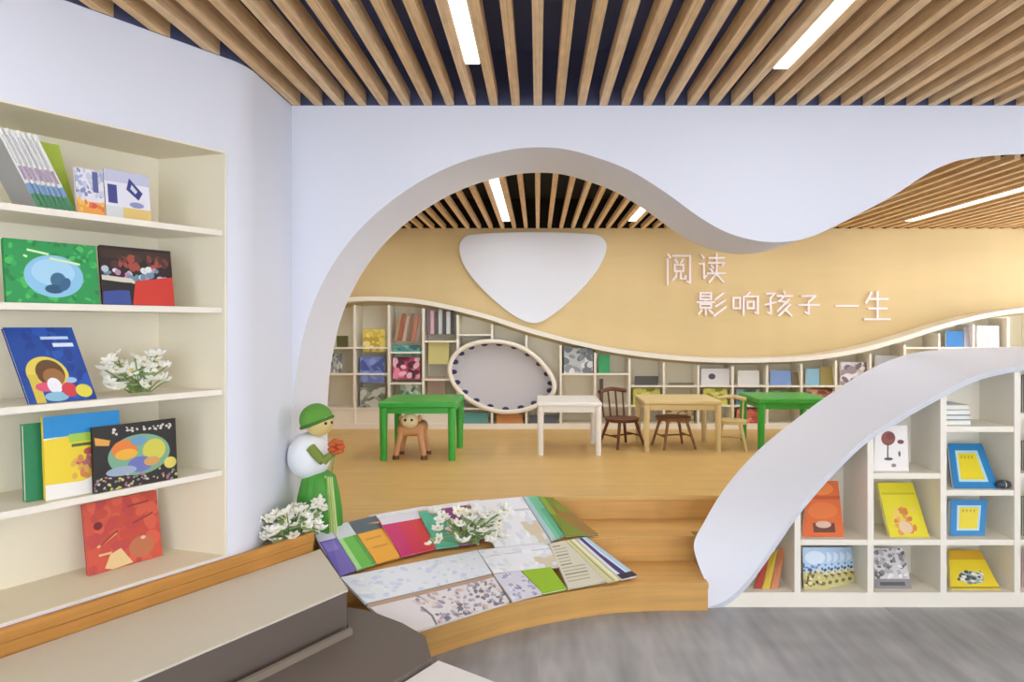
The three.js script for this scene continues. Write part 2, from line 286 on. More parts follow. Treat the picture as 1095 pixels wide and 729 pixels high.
// ---------------------------------------------------------------- front bookcase with the sweeping white cover
const FB = 3.79, FBB = 4.09, FBX = [757, 853, 931, 1009, 1088, 1167, 1245].map((px) => (px - VX) * FB / FOCAL);
const fy = (py) => EYE - (py - VY) * FB / FOCAL;
const fbc = thing('curved_bookcase', 'white pigeonhole bookcase under a sweeping curved white cover', 'bookcase', V(0, 0, 0));
let ribbon;
{
  const F = [[757, 649], [777, 641], [798, 622], [827, 582], [853, 545], [890, 502], [927, 467], [960, 446], [1010, 418], [1043, 402], [1092, 391], [1167, 386], [1260, 384]].map(([x, y]) => at(x, y, 3.77));
  const B = [[757, 627, 3.79], [747, 604, 3.82], [742, 582, 3.86], [753, 558, 3.95], [775, 522, 4.12], [810, 482, 4.25], [850, 449, 4.3], [885, 423, 4.3], [930, 395, 4.3], [970, 379, 4.3], [1015, 373, 4.3], [1085, 371, 4.3], [1170, 371, 4.3]].map((a) => at(...a));
  const cf = new THREE.CatmullRomCurve3(F, false, 'centripetal'), cb = new THREE.CatmullRomCurve3(B, false, 'centripetal'), P = [];
  for (let i = 0; i <= 96; i++) { const a = cf.getPoint(i / 96), b = cb.getPoint(i / 96), row = []; for (let j = 0; j <= 6; j++) row.push(a.clone().lerp(b, j / 6)); P.push(row); }
  ribbon = mesh('curved_cover', sheet(P, 0.04, V(0.45, -0.75, -0.45).normalize()), M.panelWhite, fbc);
}
const ray = new THREE.Raycaster();
ribbon.material = new THREE.MeshStandardMaterial({ color: '#e6e8ee', roughness: 0.5, side: THREE.DoubleSide });
ribbon.updateMatrixWorld(true);
function under(x, d) { ray.set(V(x, -0.5, -d), V(0, 1, 0)); const h = ray.intersectObject(ribbon)[0]; return h ? -0.5 + h.distance : x > 2.5 ? 1.4 : 0; }
const TH = 0.036, PL = 0.085;
mesh('plinth', box(FBX[0] + 0.04, FBX[6], 0, PL, -FBB, -FB), M.shelfWhite, fbc);
for (let i = 1; i < 7; i++) {
  const x0 = FBX[i] - TH / 2, x1 = FBX[i] + TH / 2, f = [V(x0, PL, -FB), V(x1, PL, -FB), V(x1, under(x1, FB) - 0.003, -FB), V(x0, under(x0, FB) - 0.003, -FB)];
  const b = [V(x0, PL, -FBB), V(x1, PL, -FBB), V(x1, under(x1, FBB) - 0.003, -FBB), V(x0, under(x0, FBB) - 0.003, -FBB)];
  mesh('divider', hexa(f, b), M.shelfWhite, fbc);
}
{ const pts = [[FBX[0] + 0.14, PL]]; for (let k = 0; k <= 30; k++) { const x = FBX[0] + 0.14 + (FBX[6] - FBX[0] - 0.14) * k / 30; pts.push([x, Math.max(PL + 0.005, under(x, FBB) - 0.004)]); } pts.push([FBX[6], PL]);
  const g = new THREE.ExtrudeGeometry(new THREE.Shape(pts.map(([x, y]) => new THREE.Vector2(x, y))), { depth: 0.012, bevelEnabled: false }); g.translate(0, 0, -FBB - 0.012); mesh('back_panel', metric(g), M.shelfWhite, fbc); }
const fShelf = (i, py) => { const y = fy(py); mesh('shelf', box(FBX[i] + TH / 2, FBX[i + 1] - TH / 2, y - 0.016, y + 0.016, -FBB, -FB - 0.004), M.shelfWhite, fbc); return y + 0.016; };
const rows = { c2a: fShelf(1, 580), c3a: fShelf(2, 580), c3b: fShelf(2, 509), c4a: fShelf(3, 580), c4b: fShelf(3, 527), c4c: fShelf(3, 459), c5a: fShelf(4, 580), c5b: fShelf(4, 509), c5c: fShelf(4, 445) };
fShelf(5, 580); fShelf(5, 509); fShelf(5, 445);

// ---------------------------------------------------------------- back bookcase with wavy top and egg-shaped nook
const BB = 7.28, BBB = 7.59, bx = (px) => (px - VX) * BB / FOCAL, by = (py) => EYE - (py - VY) * BB / FOCAL;
const bbc = thing('wavy_bookcase', 'long white bookcase with a wavy top along the tan wall', 'bookcase');
const waveTop = curve([[250, 345], [310, 334], [350, 327], [385, 323], [440, 325], [480, 332], [520, 342], [560, 355], [600, 366], [650, 377], [700, 384], [760, 388.5], [820, 388.5], [870, 386], [920, 378], [965, 366], [1010, 352], [1050, 342], [1095, 335], [1160, 330], [1226, 328]].map(([x, y]) => at(x, y, BB)), 150);
const topAt = (x) => { for (let i = 0; i + 1 < waveTop.length; i++) if (waveTop[i + 1].x >= x) { const a = waveTop[i], b = waveTop[i + 1]; return a.y + (b.y - a.y) * (x - a.x) / (b.x - a.x); } return waveTop.at(-1).y; };
{
  const P = waveTop.map((p) => [V(p.x, p.y + 0.012, -BB + 0.01), V(p.x, p.y + 0.012, -BBB)]);
  mesh('wavy_top', sheet(P, 0.05), M.shelfWhite, bbc);
  const pts = [...waveTop.map((p) => new THREE.Vector2(p.x, p.y - 0.03)), new THREE.Vector2(waveTop.at(-1).x, L3), new THREE.Vector2(waveTop[0].x, L3)];
  const g = new THREE.ExtrudeGeometry(new THREE.Shape(pts), { depth: 0.01, bevelEnabled: false }); g.translate(0, 0, -BBB); mesh('back_panel', metric(g), M.cream, bbc);
  mesh('base_panel', box(waveTop[0].x, bx(489) - 0.015, by(453), by(437) - 0.012, -BB - 0.03, -BB - 0.012), M.shelfWhite, bbc);
  mesh('plinth', box(waveTop[0].x, waveTop.at(-1).x, L3, by(453), -BBB + 0.01, -BB), M.shelfWhite, bbc);
}
const eggC = [537, 404];
const eggAt = (a, k = 1, d = BB) => { // egg outline, blunt end left-down, in pixels
  const c = Math.cos(a), s = Math.sin(a), rx = 56 * k, ry = (c < 0 ? 36 : 36 - 9 * c * c) * k, x = rx * c, y = ry * s, r = 0.24;
  return at(eggC[0] + x * Math.cos(r) - y * Math.sin(r), eggC[1] - 1 + x * Math.sin(r) + y * Math.cos(r), d);
};
const eggIn = (x, y) => { const px = VX + x * FOCAL / BB - eggC[0], py = VY + (EYE - y) * FOCAL / BB - eggC[1]; return (px / 57) ** 2 + ((py - 0.22 * px) / 35) ** 2 < 1; };
const colX = []; for (let k = -8; k <= 17; k++) colX.push(bx(599.7 + 36.8 * k));
const bt = 0.024;
for (const x of colX) {
  if (x < waveTop[0].x + 0.02) continue;
  const y1 = topAt(x) - 0.03, y0 = by(453); let run = null; const steps_ = 60, spans = [];
  for (let k = 0; k <= steps_; k++) { const y = y0 + (y1 - y0) * k / steps_, ok = !eggIn(x, y); if (ok && run === null) run = y; if ((!ok || k === steps_) && run !== null) { spans.push([run, y]); run = null; } }
  for (const [a, b] of spans) if (b - a > 0.03) mesh('divider', box(x - bt / 2, x + bt / 2, a, b, -BBB + 0.01, -BB), M.shelfWhite, bbc);
}
const shelfRows = (k) => k < -7 ? [] : k <= -6 ? [372, 400, 437] : k === -5 ? [377, 410, 437] : k === -4 ? [365, 406, 437] : k === -3 ? [358, 390, 437] : k < 0 ? [437] : k < 2 ? [400, 434] : k < 9 ? [413, 434] : [372, 413, 434];
for (let k = -8; k < 17; k++) for (const py of shelfRows(k)) {
  const x0 = bx(599.7 + 36.8 * k) + bt / 2, x1 = bx(599.7 + 36.8 * (k + 1)) - bt / 2, y = by(py); if (y > Math.min(topAt(x0), topAt(x1)) - 0.06) continue;
  let run = null; for (let j = 0; j <= 24; j++) { const x = x0 + (x1 - x0) * j / 24, ok = !eggIn(x, y); if (ok && run === null) run = x; if ((!ok || j === 24) && run !== null) { if (x - run > 0.04) mesh('shelf', box(run, x, y - 0.01, y + 0.01, -BBB + 0.01, -BB - 0.003), M.shelfWhite, bbc); run = null; } }
}
{ // egg nook: rim, lining, back, row of dark studs
  const nook = mesh('nook_back', (() => { const s = new THREE.Shape(); for (let i = 0; i < 64; i++) { const p = eggAt(i / 64 * 2 * Math.PI, 1.0); if (i) s.lineTo(p.x, p.y); else s.moveTo(p.x, p.y); } const g = new THREE.ExtrudeGeometry(s, { depth: 0.01, bevelEnabled: false }); g.translate(0, 0, -BB - 0.16); return metric(g); })(), M.nook, bbc);
  const ring = []; for (let i = 0; i < 64; i++) ring.push(eggAt(i / 64 * 2 * Math.PI, 1.02));
  mesh('nook_rim', new THREE.TubeGeometry(new THREE.CatmullRomCurve3(ring.map((p) => V(p.x, p.y, -BB + 0.005)), true), 96, 0.026, 8, true), M.shelfWhite, bbc);
  const P = []; for (let i = 0; i <= 72; i++) { const p = eggAt(-i / 72 * 2 * Math.PI, 1.0); P.push([V(p.x, p.y, -BB), V(p.x, p.y, -BB - 0.16)]); }
  mesh('nook_lining', sheet(P, -0.015), M.shelfWhite, bbc);
  for (let i = 0; i < 20; i++) { const a = (i + 0.3) / 20 * 2 * Math.PI, p = eggAt(a, 0.955), g = new THREE.SphereGeometry(0.034, 10, 8); g.scale(1.15, 0.8, 1); g.translate(p.x, p.y, -BB - 0.05); mesh('stud', g, M.navyDot, nook); }
}

// ---------------------------------------------------------------- white shield and wall lettering
{
  const pts = [[492, 262], [498, 253], [520, 250], [572, 248.5], [622, 250], [642, 253], [648, 262], [642, 282], [622, 308], [596, 332], [576, 344], [562, 343], [540, 330], [512, 304], [496, 282]].map(([x, y]) => at(x, y, BACK_D - 0.06));
  const s = new THREE.Shape(new THREE.CatmullRomCurve3(pts, true).getPoints(90).map((p) => new THREE.Vector2(p.x, p.y)));
  const g = new THREE.ExtrudeGeometry(s, { depth: 0.04, bevelEnabled: true, bevelSize: 0.008, bevelThickness: 0.008, bevelSegments: 2 }); g.translate(0, 0, -BACK_D + 0.009);
  single('wall_panel_shield', 'big white rounded triangular panel on the tan wall', 'wall panel', metric(g), M.panelWhite);
}
const GLYPH = {
  yue: [[.12, .05, .2, .15], [.1, .2, .1, 1], [.3, .1, .9, .1, .9, .95, .8, .9], [.38, .22, .45, .32], [.65, .22, .57, .32], [.36, .38, .66, .38, .66, .58, .36, .58, .36, .38], [.43, .58, .4, .75, .28, .88], [.57, .58, .57, .82, .75, .82, .75, .74]],
  du: [[.1, .05, .2, .15], [.02, .35, .2, .35, .2, .85, .3, .75], [.4, .15, .95, .15], [.67, .02, .67, .3], [.38, .32, .95, .32, .88, .42], [.48, .42, .55, .5], [.44, .54, .52, .62], [.34, .68, .98, .68], [.68, .4, .66, .7, .4, .98], [.7, .75, .92, .98]],
  ying: [[.15, .05, .5, .05, .5, .3, .15, .3, .15, .05], [.15, .17, .5, .17], [.32, .32, .32, .4], [.05, .42, .6, .42], [.15, .5, .5, .5, .5, .65, .15, .65, .15, .5], [.33, .65, .33, .95], [.2, .75, .1, .9], [.45, .75, .55, .88], [.9, .05, .65, .3], [.95, .35, .65, .6], [.98, .62, .6, .98]],
  xiang: [[.05, .25, .3, .25, .3, .7, .05, .7, .05, .25], [.65, .02, .55, .18], [.42, .2, .42, .98], [.42, .2, .95, .2, .95, .92, .85, .88], [.57, .42, .8, .42, .8, .7, .57, .7, .57, .42]],
  hai: [[.05, .1, .35, .1, .2, .3], [.2, .3, .22, .9, .12, .85], [.02, .55, .4, .45], [.68, .02, .72, .12], [.45, .2, .98, .2], [.68, .22, .5, .42, .75, .42], [.85, .35, .45, .8], [.9, .55, .5, .98], [.72, .72, .95, .98]],
  zi: [[.2, .1, .8, .1, .5, .35], [.5, .35, .5, .9, .35, .82], [.05, .5, .95, .5]],
  yi: [[.05, .5, .95, .5]],
  sheng: [[.3, .08, .12, .4], [.2, .28, .88, .28], [.2, .58, .85, .58], [.52, .05, .52, .92], [.05, .92, .97, .92]],
};
{
  const sign = thing('wall_lettering', 'white raised Chinese lettering on the tan wall', 'lettering', V(0, 0, 0)), D = BACK_D - 0.03;
  for (const [k, px, py, w, h] of [['yue', 711, 270, 30, 34], ['du', 747, 271, 29, 31], ['ying', 744, 312, 33, 26], ['xiang', 783, 312, 29, 25], ['hai', 818, 311, 30, 27], ['zi', 853, 314, 24, 24], ['yi', 893, 312, 26, 30], ['sheng', 923, 310, 30, 34]]) {
    const parts = [];
    for (const s of GLYPH[k]) for (let i = 0; i + 3 < s.length; i += 2) {
      const a = at(px + s[i] * w, py + s[i + 1] * h, D), b = at(px + s[i + 2] * w, py + s[i + 3] * h, D), L = a.distanceTo(b), g = new THREE.BoxGeometry(L + 0.018, 0.021, 0.026 + parts.length * 0.0006);
      g.rotateZ(Math.atan2(b.y - a.y, b.x - a.x)); g.translate((a.x + b.x) / 2, (a.y + b.y) / 2, -BACK_D + 0.015); parts.push(g);
    }
    mesh('character', merge(parts), M.letter, sign);
  }
}

// ---------------------------------------------------------------- books
function cover(w, h, draw) {                                         // printed front; the back board takes the same board colour as the print's margin
  const map = canvasTexture(w, h, draw), p = map.image.getContext('2d').getImageData(2, Math.floor(h * 0.6), 1, 1).data, m = std({ map, roughness: 0.45 });
  m.userData.board = `rgb(${p[0]},${p[1]},${p[2]})`; return m;
}
const fill = (c, col, x, y, w, h) => { c.fillStyle = col; c.fillRect(x, y, w, h); };
const blob = (c, col, x, y, rx, ry, rot = 0) => { c.fillStyle = col; c.beginPath(); c.ellipse(x, y, rx, ry, rot, 0, 7); c.fill(); };
const poly = (c, col, p) => { c.fillStyle = col; c.beginPath(); p.forEach(([x, y], i) => (i ? c.lineTo(x, y) : c.moveTo(x, y))); c.closePath(); c.fill(); };
function speckle(c, w, h, cols, n, seed, r0, r1, box_ = [0, 0, w, h]) { const r = rng(seed); for (let i = 0; i < n; i++) blob(c, cols[Math.floor(r() * cols.length)], box_[0] + r() * box_[2], box_[1] + r() * box_[3], r0 + r() * (r1 - r0), r0 + r() * (r1 - r0), r() * 3); }
const plainCache = new Map();
const plain = (hex) => { if (!plainCache.has(hex)) plainCache.set(hex, paint(hex, 0.5)); return plainCache.get(hex); };
// a book whose front is the quad bl, br, tr, tl (world points); it is th thick behind that
function book(name, label, q, th, front, group, category = 'book') {
  const n = q[1].clone().sub(q[0]).cross(q[3].clone().sub(q[0])).normalize(), base = q[0].clone().add(q[1]).multiplyScalar(0.5);
  const t = thing(name, label, category, base, group), c = q[0].clone().add(q[1]).add(q[2]).add(q[3]).multiplyScalar(0.25);
  const layer = (a, b, s) => { const f = q.map((p) => p.clone().lerp(c, s).sub(base)); return hexa(f.map((p) => p.clone().addScaledVector(n, -a)), f.map((p) => p.clone().addScaledVector(n, -b))); };
  const k = Math.min(0.004, th * 0.2); const board = front.userData.board ? plain(front.userData.board) : front;
  mesh('front_cover', layer(0, k, 0), front, t); mesh('pages', layer(k, th - k, 0.03), M.page, t); mesh('back_cover', layer(th - k, th, 0), board, t);
  return t;
}
// quad from four pixels with depths at its foot and its head; y of the foot may be snapped to a shelf
function quad(bl, br, tr, tl, d0, d1, snap) {
  const q = [at(...bl, d0), at(...br, d0), at(...tr, d1), at(...tl, d1)];
  if (snap !== undefined) { const dy = snap + 0.002 - q[0].y, dy2 = snap + 0.002 - q[1].y; q[0].y += dy; q[3].y += dy * 0; q[1].y += dy2; }
  return q;
}
// niche books: foot at distance t behind the wall face
const nrm = V(0.833, 0, 0.553), alongX = V(U[0], 0, U[1]);
function nichePoint(px, t) { const dir = V((px - VX) / FOCAL, 0, -1), p0 = CORNER.clone().addScaledVector(nrm, -t), k = p0.dot(nrm) / dir.dot(nrm); return dir.multiplyScalar(k); }
function nicheQuad(xl, xr, ytl, ytr, shelf, t, lean = 0.05, shift = 0) {
  const y0 = (shelf < 4 ? SHELF[shelf] + 0.013 : NB + 0.006) + 0.002, a = nichePoint(xl, t), b = nichePoint(xr, t), up = (p, py, px) => { const d = -p.z; return EYE - (py - VY) * d / FOCAL; };
  const hl = up(a, ytl), hr = up(b, ytr), h = (hl + hr) / 2, back = nrm.clone().multiplyScalar(-lean);
  const q = [a.clone().setY(y0), b.clone().setY(y0), b.clone().setY(h).add(back).addScaledVector(alongX, shift), a.clone().setY(h).add(back).addScaledVector(alongX, shift)];
  return q;
}
const covers = {
  green: cover(256, 192, (c, w, h) => { fill(c, '#2a9a52', 0, 0, w, h); speckle(c, w, h, ['#34ad58', '#1f8446', '#4cc05a'], 90, 1, 4, 12); blob(c, '#8fc6e6', 130, 108, 82, 66); blob(c, '#a9d6ee', 128, 96, 60, 42); blob(c, '#3d6d8e', 140, 120, 22, 24); blob(c, '#2b5474', 128, 148, 26, 14); blob(c, '#35648a', 158, 132, 14, 22, 0.5); c.strokeStyle = '#d9f0b8'; c.lineWidth = 7; c.beginPath(); c.moveTo(60, 30); c.lineTo(118, 40); c.moveTo(50, 48); c.lineTo(60, 52); c.moveTo(120, 52); c.lineTo(205, 66); c.stroke(); }),
  blackred: cover(224, 192, (c, w, h) => { fill(c, '#2c1c1a', 0, 0, w, h); fill(c, '#3e2a22', 0, 10, w, 30); speckle(c, w, h, ['#7b3a34', '#a84b3e', '#4a302a'], 30, 2, 6, 16, [40, 30, 170, 40]); speckle(c, w, h, ['#b9c8cc', '#dfe4e2', '#6d93a5', '#c38ab0'], 26, 3, 6, 14, [10, 70, 200, 40]); poly(c, '#d9d2c0', [[0, 96], [90, 104], [110, 122], [0, 112]]); poly(c, '#d23a2c', [[100, 112], [224, 92], [224, 192], [88, 192]]); poly(c, '#3b4f96', [[0, 150], [80, 140], [84, 192], [0, 192]]); fill(c, '#23201f', 0, 118, 90, 26); }),
  blue: cover(192, 224, (c, w, h) => { fill(c, '#1d4aa0', 0, 0, w, h); speckle(c, w, h, ['#1b3f8e', '#2559b4', '#1a4b9c'], 60, 4, 10, 26); fill(c, '#c4d8f0', 90, 28, 80, 9); fill(c, '#dfeaf6', 118, 48, 60, 12); blob(c, '#e8d25a', 76, 140, 58, 52); blob(c, '#6b4a2c', 84, 138, 40, 40); blob(c, '#a2703e', 90, 150, 30, 26); fill(c, '#d9c24c', 20, 140, 26, 84); blob(c, '#e2587a', 60, 178, 30, 14); blob(c, '#f2f0f4', 84, 176, 20, 24); blob(c, '#8fc2d6', 80, 208, 34, 14); blob(c, '#d8434e', 122, 190, 22, 22); blob(c, '#e6d94a', 162, 196, 24, 20); blob(c, '#a9c8ea', 136, 162, 16, 9); }),
  yellowblue: cover(192, 192, (c, w, h) => { fill(c, '#f4efe6', 0, 0, w, h); fill(c, '#1f8fd0', 0, 0, w, 50); poly(c, '#f2d531', [[0, 54], [192, 44], [192, 130], [90, 160], [0, 156]]); fill(c, '#a9cf4a', 60, 46, 132, 20); speckle(c, w, h, ['#d98a4e', '#c2565a', '#e6b04e', '#b06a72'], 40, 5, 5, 12, [70, 84, 120, 66]); c.fillStyle = '#4a6b2c'; c.fillRect(66, 70, 84, 7); }),
  globe: cover(224, 192, (c, w, h) => { fill(c, '#2b2622', 0, 0, w, h); blob(c, '#7fae8c', 120, 98, 84, 62); blob(c, '#e8843a', 80, 76, 34, 28); blob(c, '#f0b23c', 84, 92, 30, 16); blob(c, '#d6cf52', 160, 90, 32, 34); blob(c, '#6f78b8', 120, 128, 34, 24); blob(c, '#9fb0c4', 70, 140, 40, 14); blob(c, '#d9a25e', 152, 124, 22, 14); blob(c, '#6e9ec0', 118, 56, 22, 14); blob(c, '#e2cf62', 204, 138, 18, 18); poly(c, '#e8a84c', [[4, 30], [44, 44], [40, 60], [6, 54]]); speckle(c, w, h, ['#c8c4ba', '#8f8a84', '#b56a8c', '#d9d06a'], 60, 6, 2, 5, [0, 150, 224, 40]); speckle(c, w, h, ['#d8d2c2'], 26, 7, 2, 5, [50, 12, 160, 16]); }),
  coral: cover(192, 192, (c, w, h) => { fill(c, '#d9573f', 0, 0, w, h); speckle(c, w, h, ['#cf4f3d', '#e0634a', '#c94a45'], 50, 8, 10, 26); blob(c, '#7c2026', 32, 66, 11, 11); blob(c, '#c9784e', 138, 150, 34, 30); poly(c, '#edcf94', [[40, 184], [56, 150], [84, 140], [100, 168], [112, 188], [60, 192]]); c.strokeStyle = '#e9c287'; c.lineWidth = 6; c.beginPath(); c.moveTo(26, 124); c.lineTo(76, 96); c.moveTo(28, 146); c.lineTo(60, 146); c.stroke(); c.strokeStyle = '#9c3a2e'; c.lineWidth = 5; c.beginPath(); c.moveTo(34, 120); c.lineTo(80, 90); c.moveTo(110, 30); c.lineTo(168, 26); c.moveTo(120, 80); c.lineTo(176, 62); c.stroke(); blob(c, '#ecc5b4', 144, 126, 7, 5); }),
  sketchA: cover(128, 160, (c, w, h) => { fill(c, '#e6e4ea', 0, 0, w, h); speckle(c, w, h, ['#a9b3cf', '#8790b8', '#c8cde0'], 40, 9, 4, 14, [0, 0, 128, 100]); fill(c, '#5f6a9c', 78, 6, 26, 74); fill(c, '#efa54a', 0, 116, 128, 44); blob(c, '#e2584e', 70, 128, 24, 10); speckle(c, w, h, ['#f2c25e', '#e07a4a'], 16, 10, 4, 10, [0, 110, 128, 40]); }),
  sketchB: cover(160, 160, (c, w, h) => { fill(c, '#e9e8f0', 0, 0, w, h); fill(c, '#c9cbe2', 0, 0, w, 40); fill(c, '#42488c', 10, 50, 32, 62); poly(c, '#3b3f82', [[88, 20], [134, 66], [118, 92], [76, 60]]); poly(c, '#d9dcea', [[96, 40], [116, 62], [108, 72], [90, 56]]); blob(c, '#8d93bc', 110, 110, 26, 10); fill(c, '#e6c779', 60, 122, 100, 38); fill(c, '#d6dcd8', 0, 122, 60, 38); }),
  lime: plain('#b9cf4a'),
  orangeToy: cover(128, 160, (c, w, h) => { fill(c, '#de6a2a', 0, 0, w, h); fill(c, '#c6531f', 0, 44, w, 10); blob(c, '#f0863c', 64, 24, 46, 18); fill(c, '#6d3a28', 36, 122, 66, 26); blob(c, '#dcb9a2', 68, 126, 24, 10); blob(c, '#e87a34', 64, 86, 52, 24); }),
  yellowArt: cover(128, 160, (c, w, h) => { fill(c, '#e6d82a', 0, 0, w, h); fill(c, '#cdbf1e', 6, 30, w - 12, 6); speckle(c, w, h, ['#e2a24a', '#d98638', '#efc86a'], 30, 11, 4, 12, [34, 80, 66, 66]); blob(c, '#e8c8a0', 60, 132, 22, 18); }),
  blueFrame: cover(128, 160, (c, w, h) => { fill(c, '#2a86c2', 0, 0, w, h); fill(c, '#bfe0e6', 22, 26, 84, 112); fill(c, '#efd92a', 30, 36, 68, 94); for (let i = 0; i < 4; i++) fill(c, '#c9b41e', 40 + i * 13, 44, 6, 12); }),
  yellowZoo: cover(128, 160, (c, w, h) => { fill(c, '#ecd22c', 0, 0, w, h); fill(c, '#d8a82c', 0, 0, w, 40); blob(c, '#9fb3b0', 66, 112, 34, 26); speckle(c, w, h, ['#4a4a48', '#e9e6dc', '#7a8a86'], 40, 12, 3, 8, [32, 90, 70, 46]); fill(c, '#8a7a1e', 0, 150, w, 5); }),
  tree: cover(128, 128, (c, w, h) => { fill(c, '#efeae4', 0, 0, w, h); blob(c, '#8a4438', 54, 36, 28, 20); blob(c, '#74382f', 62, 30, 16, 10); fill(c, '#4b3b38', 51, 50, 5, 40); blob(c, '#4b3b38', 56, 94, 16, 4); blob(c, '#7d433a', 102, 46, 12, 6); blob(c, '#5f5450', 96, 80, 4, 8); blob(c, '#8b827c', 74, 112, 9, 5); }),
  greyArt: cover(128, 160, (c, w, h) => { fill(c, '#d9d6d4', 0, 0, w, h); speckle(c, w, h, ['#8b8788', '#b8b4b4', '#6a6668', '#efedec'], 70, 13, 3, 12, [0, 0, 128, 120]); fill(c, '#8f8c8c', 0, 122, w, 38); fill(c, '#5b595a', 20, 134, 88, 14); }),
  bluePeople: cover(96, 160, (c, w, h) => { fill(c, '#b5cfe8', 0, 0, w, h); blob(c, '#dbe8f4', 48, 40, 40, 26); speckle(c, w, h, ['#5c86b8', '#3f608c'], 12, 14, 3, 8, [0, 60, 96, 30]); fill(c, '#c7bd72', 0, 96, w, 64); speckle(c, w, h, ['#6b5a2c', '#a48a3a', '#e2d8a0', '#4a3a28'], 40, 15, 3, 9, [0, 84, 96, 60]); }),
  // step display
  purple: cover(64, 128, (c, w, h) => { fill(c, '#6b5cb0', 0, 0, w, h); fill(c, '#d8d5e2', 0, 0, w, 34); fill(c, '#8276c0', 6, 38, w - 20, 26); }),
  greenStripe: cover(64, 128, (c, w, h) => { fill(c, '#63b83a', 0, 0, w, h); fill(c, '#d3d8dc', 0, 0, w, 40); fill(c, '#a9d88c', 0, 40, 16, 88); fill(c, '#4a9a2c', 52, 40, 12, 88); }),
  orange: cover(64, 128, (c, w, h) => { fill(c, '#eda821', 0, 0, w, h); fill(c, '#4e5c62', 0, 0, w, 40); fill(c, '#d18f16', 8, 58, 40, 5); fill(c, '#d18f16', 12, 84, 40, 5); }),
  red: cover(96, 128, (c, w, h) => { fill(c, '#d2314a', 0, 0, w, h); fill(c, '#dcdadf', 0, 0, w, 26); fill(c, '#c92e68', 0, 26, 34, 102); fill(c, '#d63a34', 66, 30, 30, 98); }),
  teal: plain('#5cb896'), plum: plain('#8a3d78'),
  whitePrint: cover(192, 128, (c, w, h) => { fill(c, '#e8e8ea', 0, 0, w, h); fill(c, '#c8cccf', 0, 34, w, 6); fill(c, '#d2c4a8', 130, 70, 62, 58); speckle(c, w, h, ['#dde3e1', '#efefef', '#d8dce2'], 40, 16, 5, 14); }),
  tealGreen: cover(64, 128, (c, w, h) => { fill(c, '#6dbd92', 0, 0, w, h); fill(c, '#a6c5c8', 0, 0, 22, h); fill(c, '#4faa7e', 40, 40, 24, 88); }),
  olive: cover(96, 128, (c, w, h) => { fill(c, '#7d8a22', 0, 0, w, h); poly(c, '#96702a', [[40, 20], [96, 60], [96, 128], [60, 128]]); fill(c, '#8fa83a', 0, 0, 40, 60); }),
  paleText: cover(256, 96, (c, w, h) => { fill(c, '#e2e5e8', 0, 0, w, h); speckle(c, w, h, ['#d3d9e4', '#e8ece8', '#ccd5e2', '#dfeae4'], 120, 17, 2, 7); }),
  photoStrip: cover(256, 96, (c, w, h) => { fill(c, '#dfd9d7', 0, 0, w, h); fill(c, '#b8957c', 0, 0, w, 10); speckle(c, w, h, ['#aaa3b4', '#8f8a98', '#c9b0ac', '#e2ded8', '#77727e', '#d8c8c4'], 200, 18, 2, 7, [70, 12, 186, 84]); fill(c, '#7d7a80', 72, 40, 5, 56); }),
  lilacArt: cover(64, 96, (c, w, h) => { fill(c, '#d5d2da', 0, 0, w, h); speckle(c, w, h, ['#a7a3c4', '#8d89b0', '#e2e0e6'], 40, 19, 2, 6); }),
  limeArt: plain('#93b81f'),
  creamText: cover(64, 128, (c, w, h) => { fill(c, '#d2ccb4', 0, 0, w, h); for (let i = 0; i < 12; i++) fill(c, i % 3 ? '#a9a48a' : '#7d7a66', 8, 10 + i * 9, 30 + (i * 17) % 20, 3); }),
  creamStripe: cover(64, 128, (c, w, h) => { fill(c, '#cfc98f', 0, 0, w, h); fill(c, '#5a5638', 24, 0, 4, h); fill(c, '#e6e2c8', 40, 0, 14, h); }),
  navyStripe: cover(64, 128, (c, w, h) => { fill(c, '#dedce4', 0, 0, w, h); fill(c, '#35366f', 16, 0, 22, h); fill(c, '#a7c8dc', 46, 0, 18, h); fill(c, '#2b2430', 0, 114, w, 14); }),
};
const NG = 'books in the wall niche', SG = 'books displayed along the steps', FG = 'books in the curved bookcase', BG = 'books in the wavy bookcase';
// niche, top shelf: seven leaning spines, a lime book, two sketch-cover books
{
  const y0 = SHELF[0] + 0.015, lean = 0.44, gap = 0.026;
  for (let i = 0; i < 7; i++) {
    const p = nichePoint(40 + i * 5.6, 0.05), th = 0.021, H = 0.30 + (i % 2) * 0.004, W = 0.2, t = thing('slim_book', 'slim white-spined series book leaning in a row on the top niche shelf', 'book', V(p.x, y0, p.z), 'slim series books leaning on the top niche shelf');
    const r = new THREE.Group(); t.rotation.y = THETA; const tilt = (g) => { g.rotateZ(lean); return g; };
    mesh('spine', tilt(box(0, th, 0, H, -0.003, 0)), cover.spine ??= cover(32, 256, (c, w, h) => { fill(c, '#e6e6e0', 0, 0, w, h); fill(c, '#b7b3b9', 10, 20, 6, 90); fill(c, '#a98fa8', 8, 120, 16, 44); fill(c, '#7d9cc0', 0, 176, w, 34); fill(c, '#4c8a5e', 0, 210, w, 46); }), t);
    t.children.at(-1).geometry.attributes.uv.array.set(box(0, 1, 0, 1, 0, 1).attributes.uv.array.map((v) => v));
    mesh('covers', tilt(merge([box(0, 0.002, 0, H, -W, -0.003), box(th - 0.002, th, 0, H, -W, -0.003)])), plain(i ? '#c9cfc6' : '#a3a5a8'), t);
    mesh('pages', tilt(box(0.002, th - 0.002, 0.004, H - 0.004, -W + 0.003, -0.003)), M.page, t);
  }
}
book('picture_book', 'lime green picture book leaning behind the row of slim books', nicheQuad(60, 84, 152, 158, 0, 0.16, 0.03, -0.06), 0.02, covers.lime, NG);
book('picture_book', 'small white and orange sketch-cover book on the top niche shelf', nicheQuad(83, 113, 178, 182, 0, 0.05, 0.03), 0.015, covers.sketchA, NG);
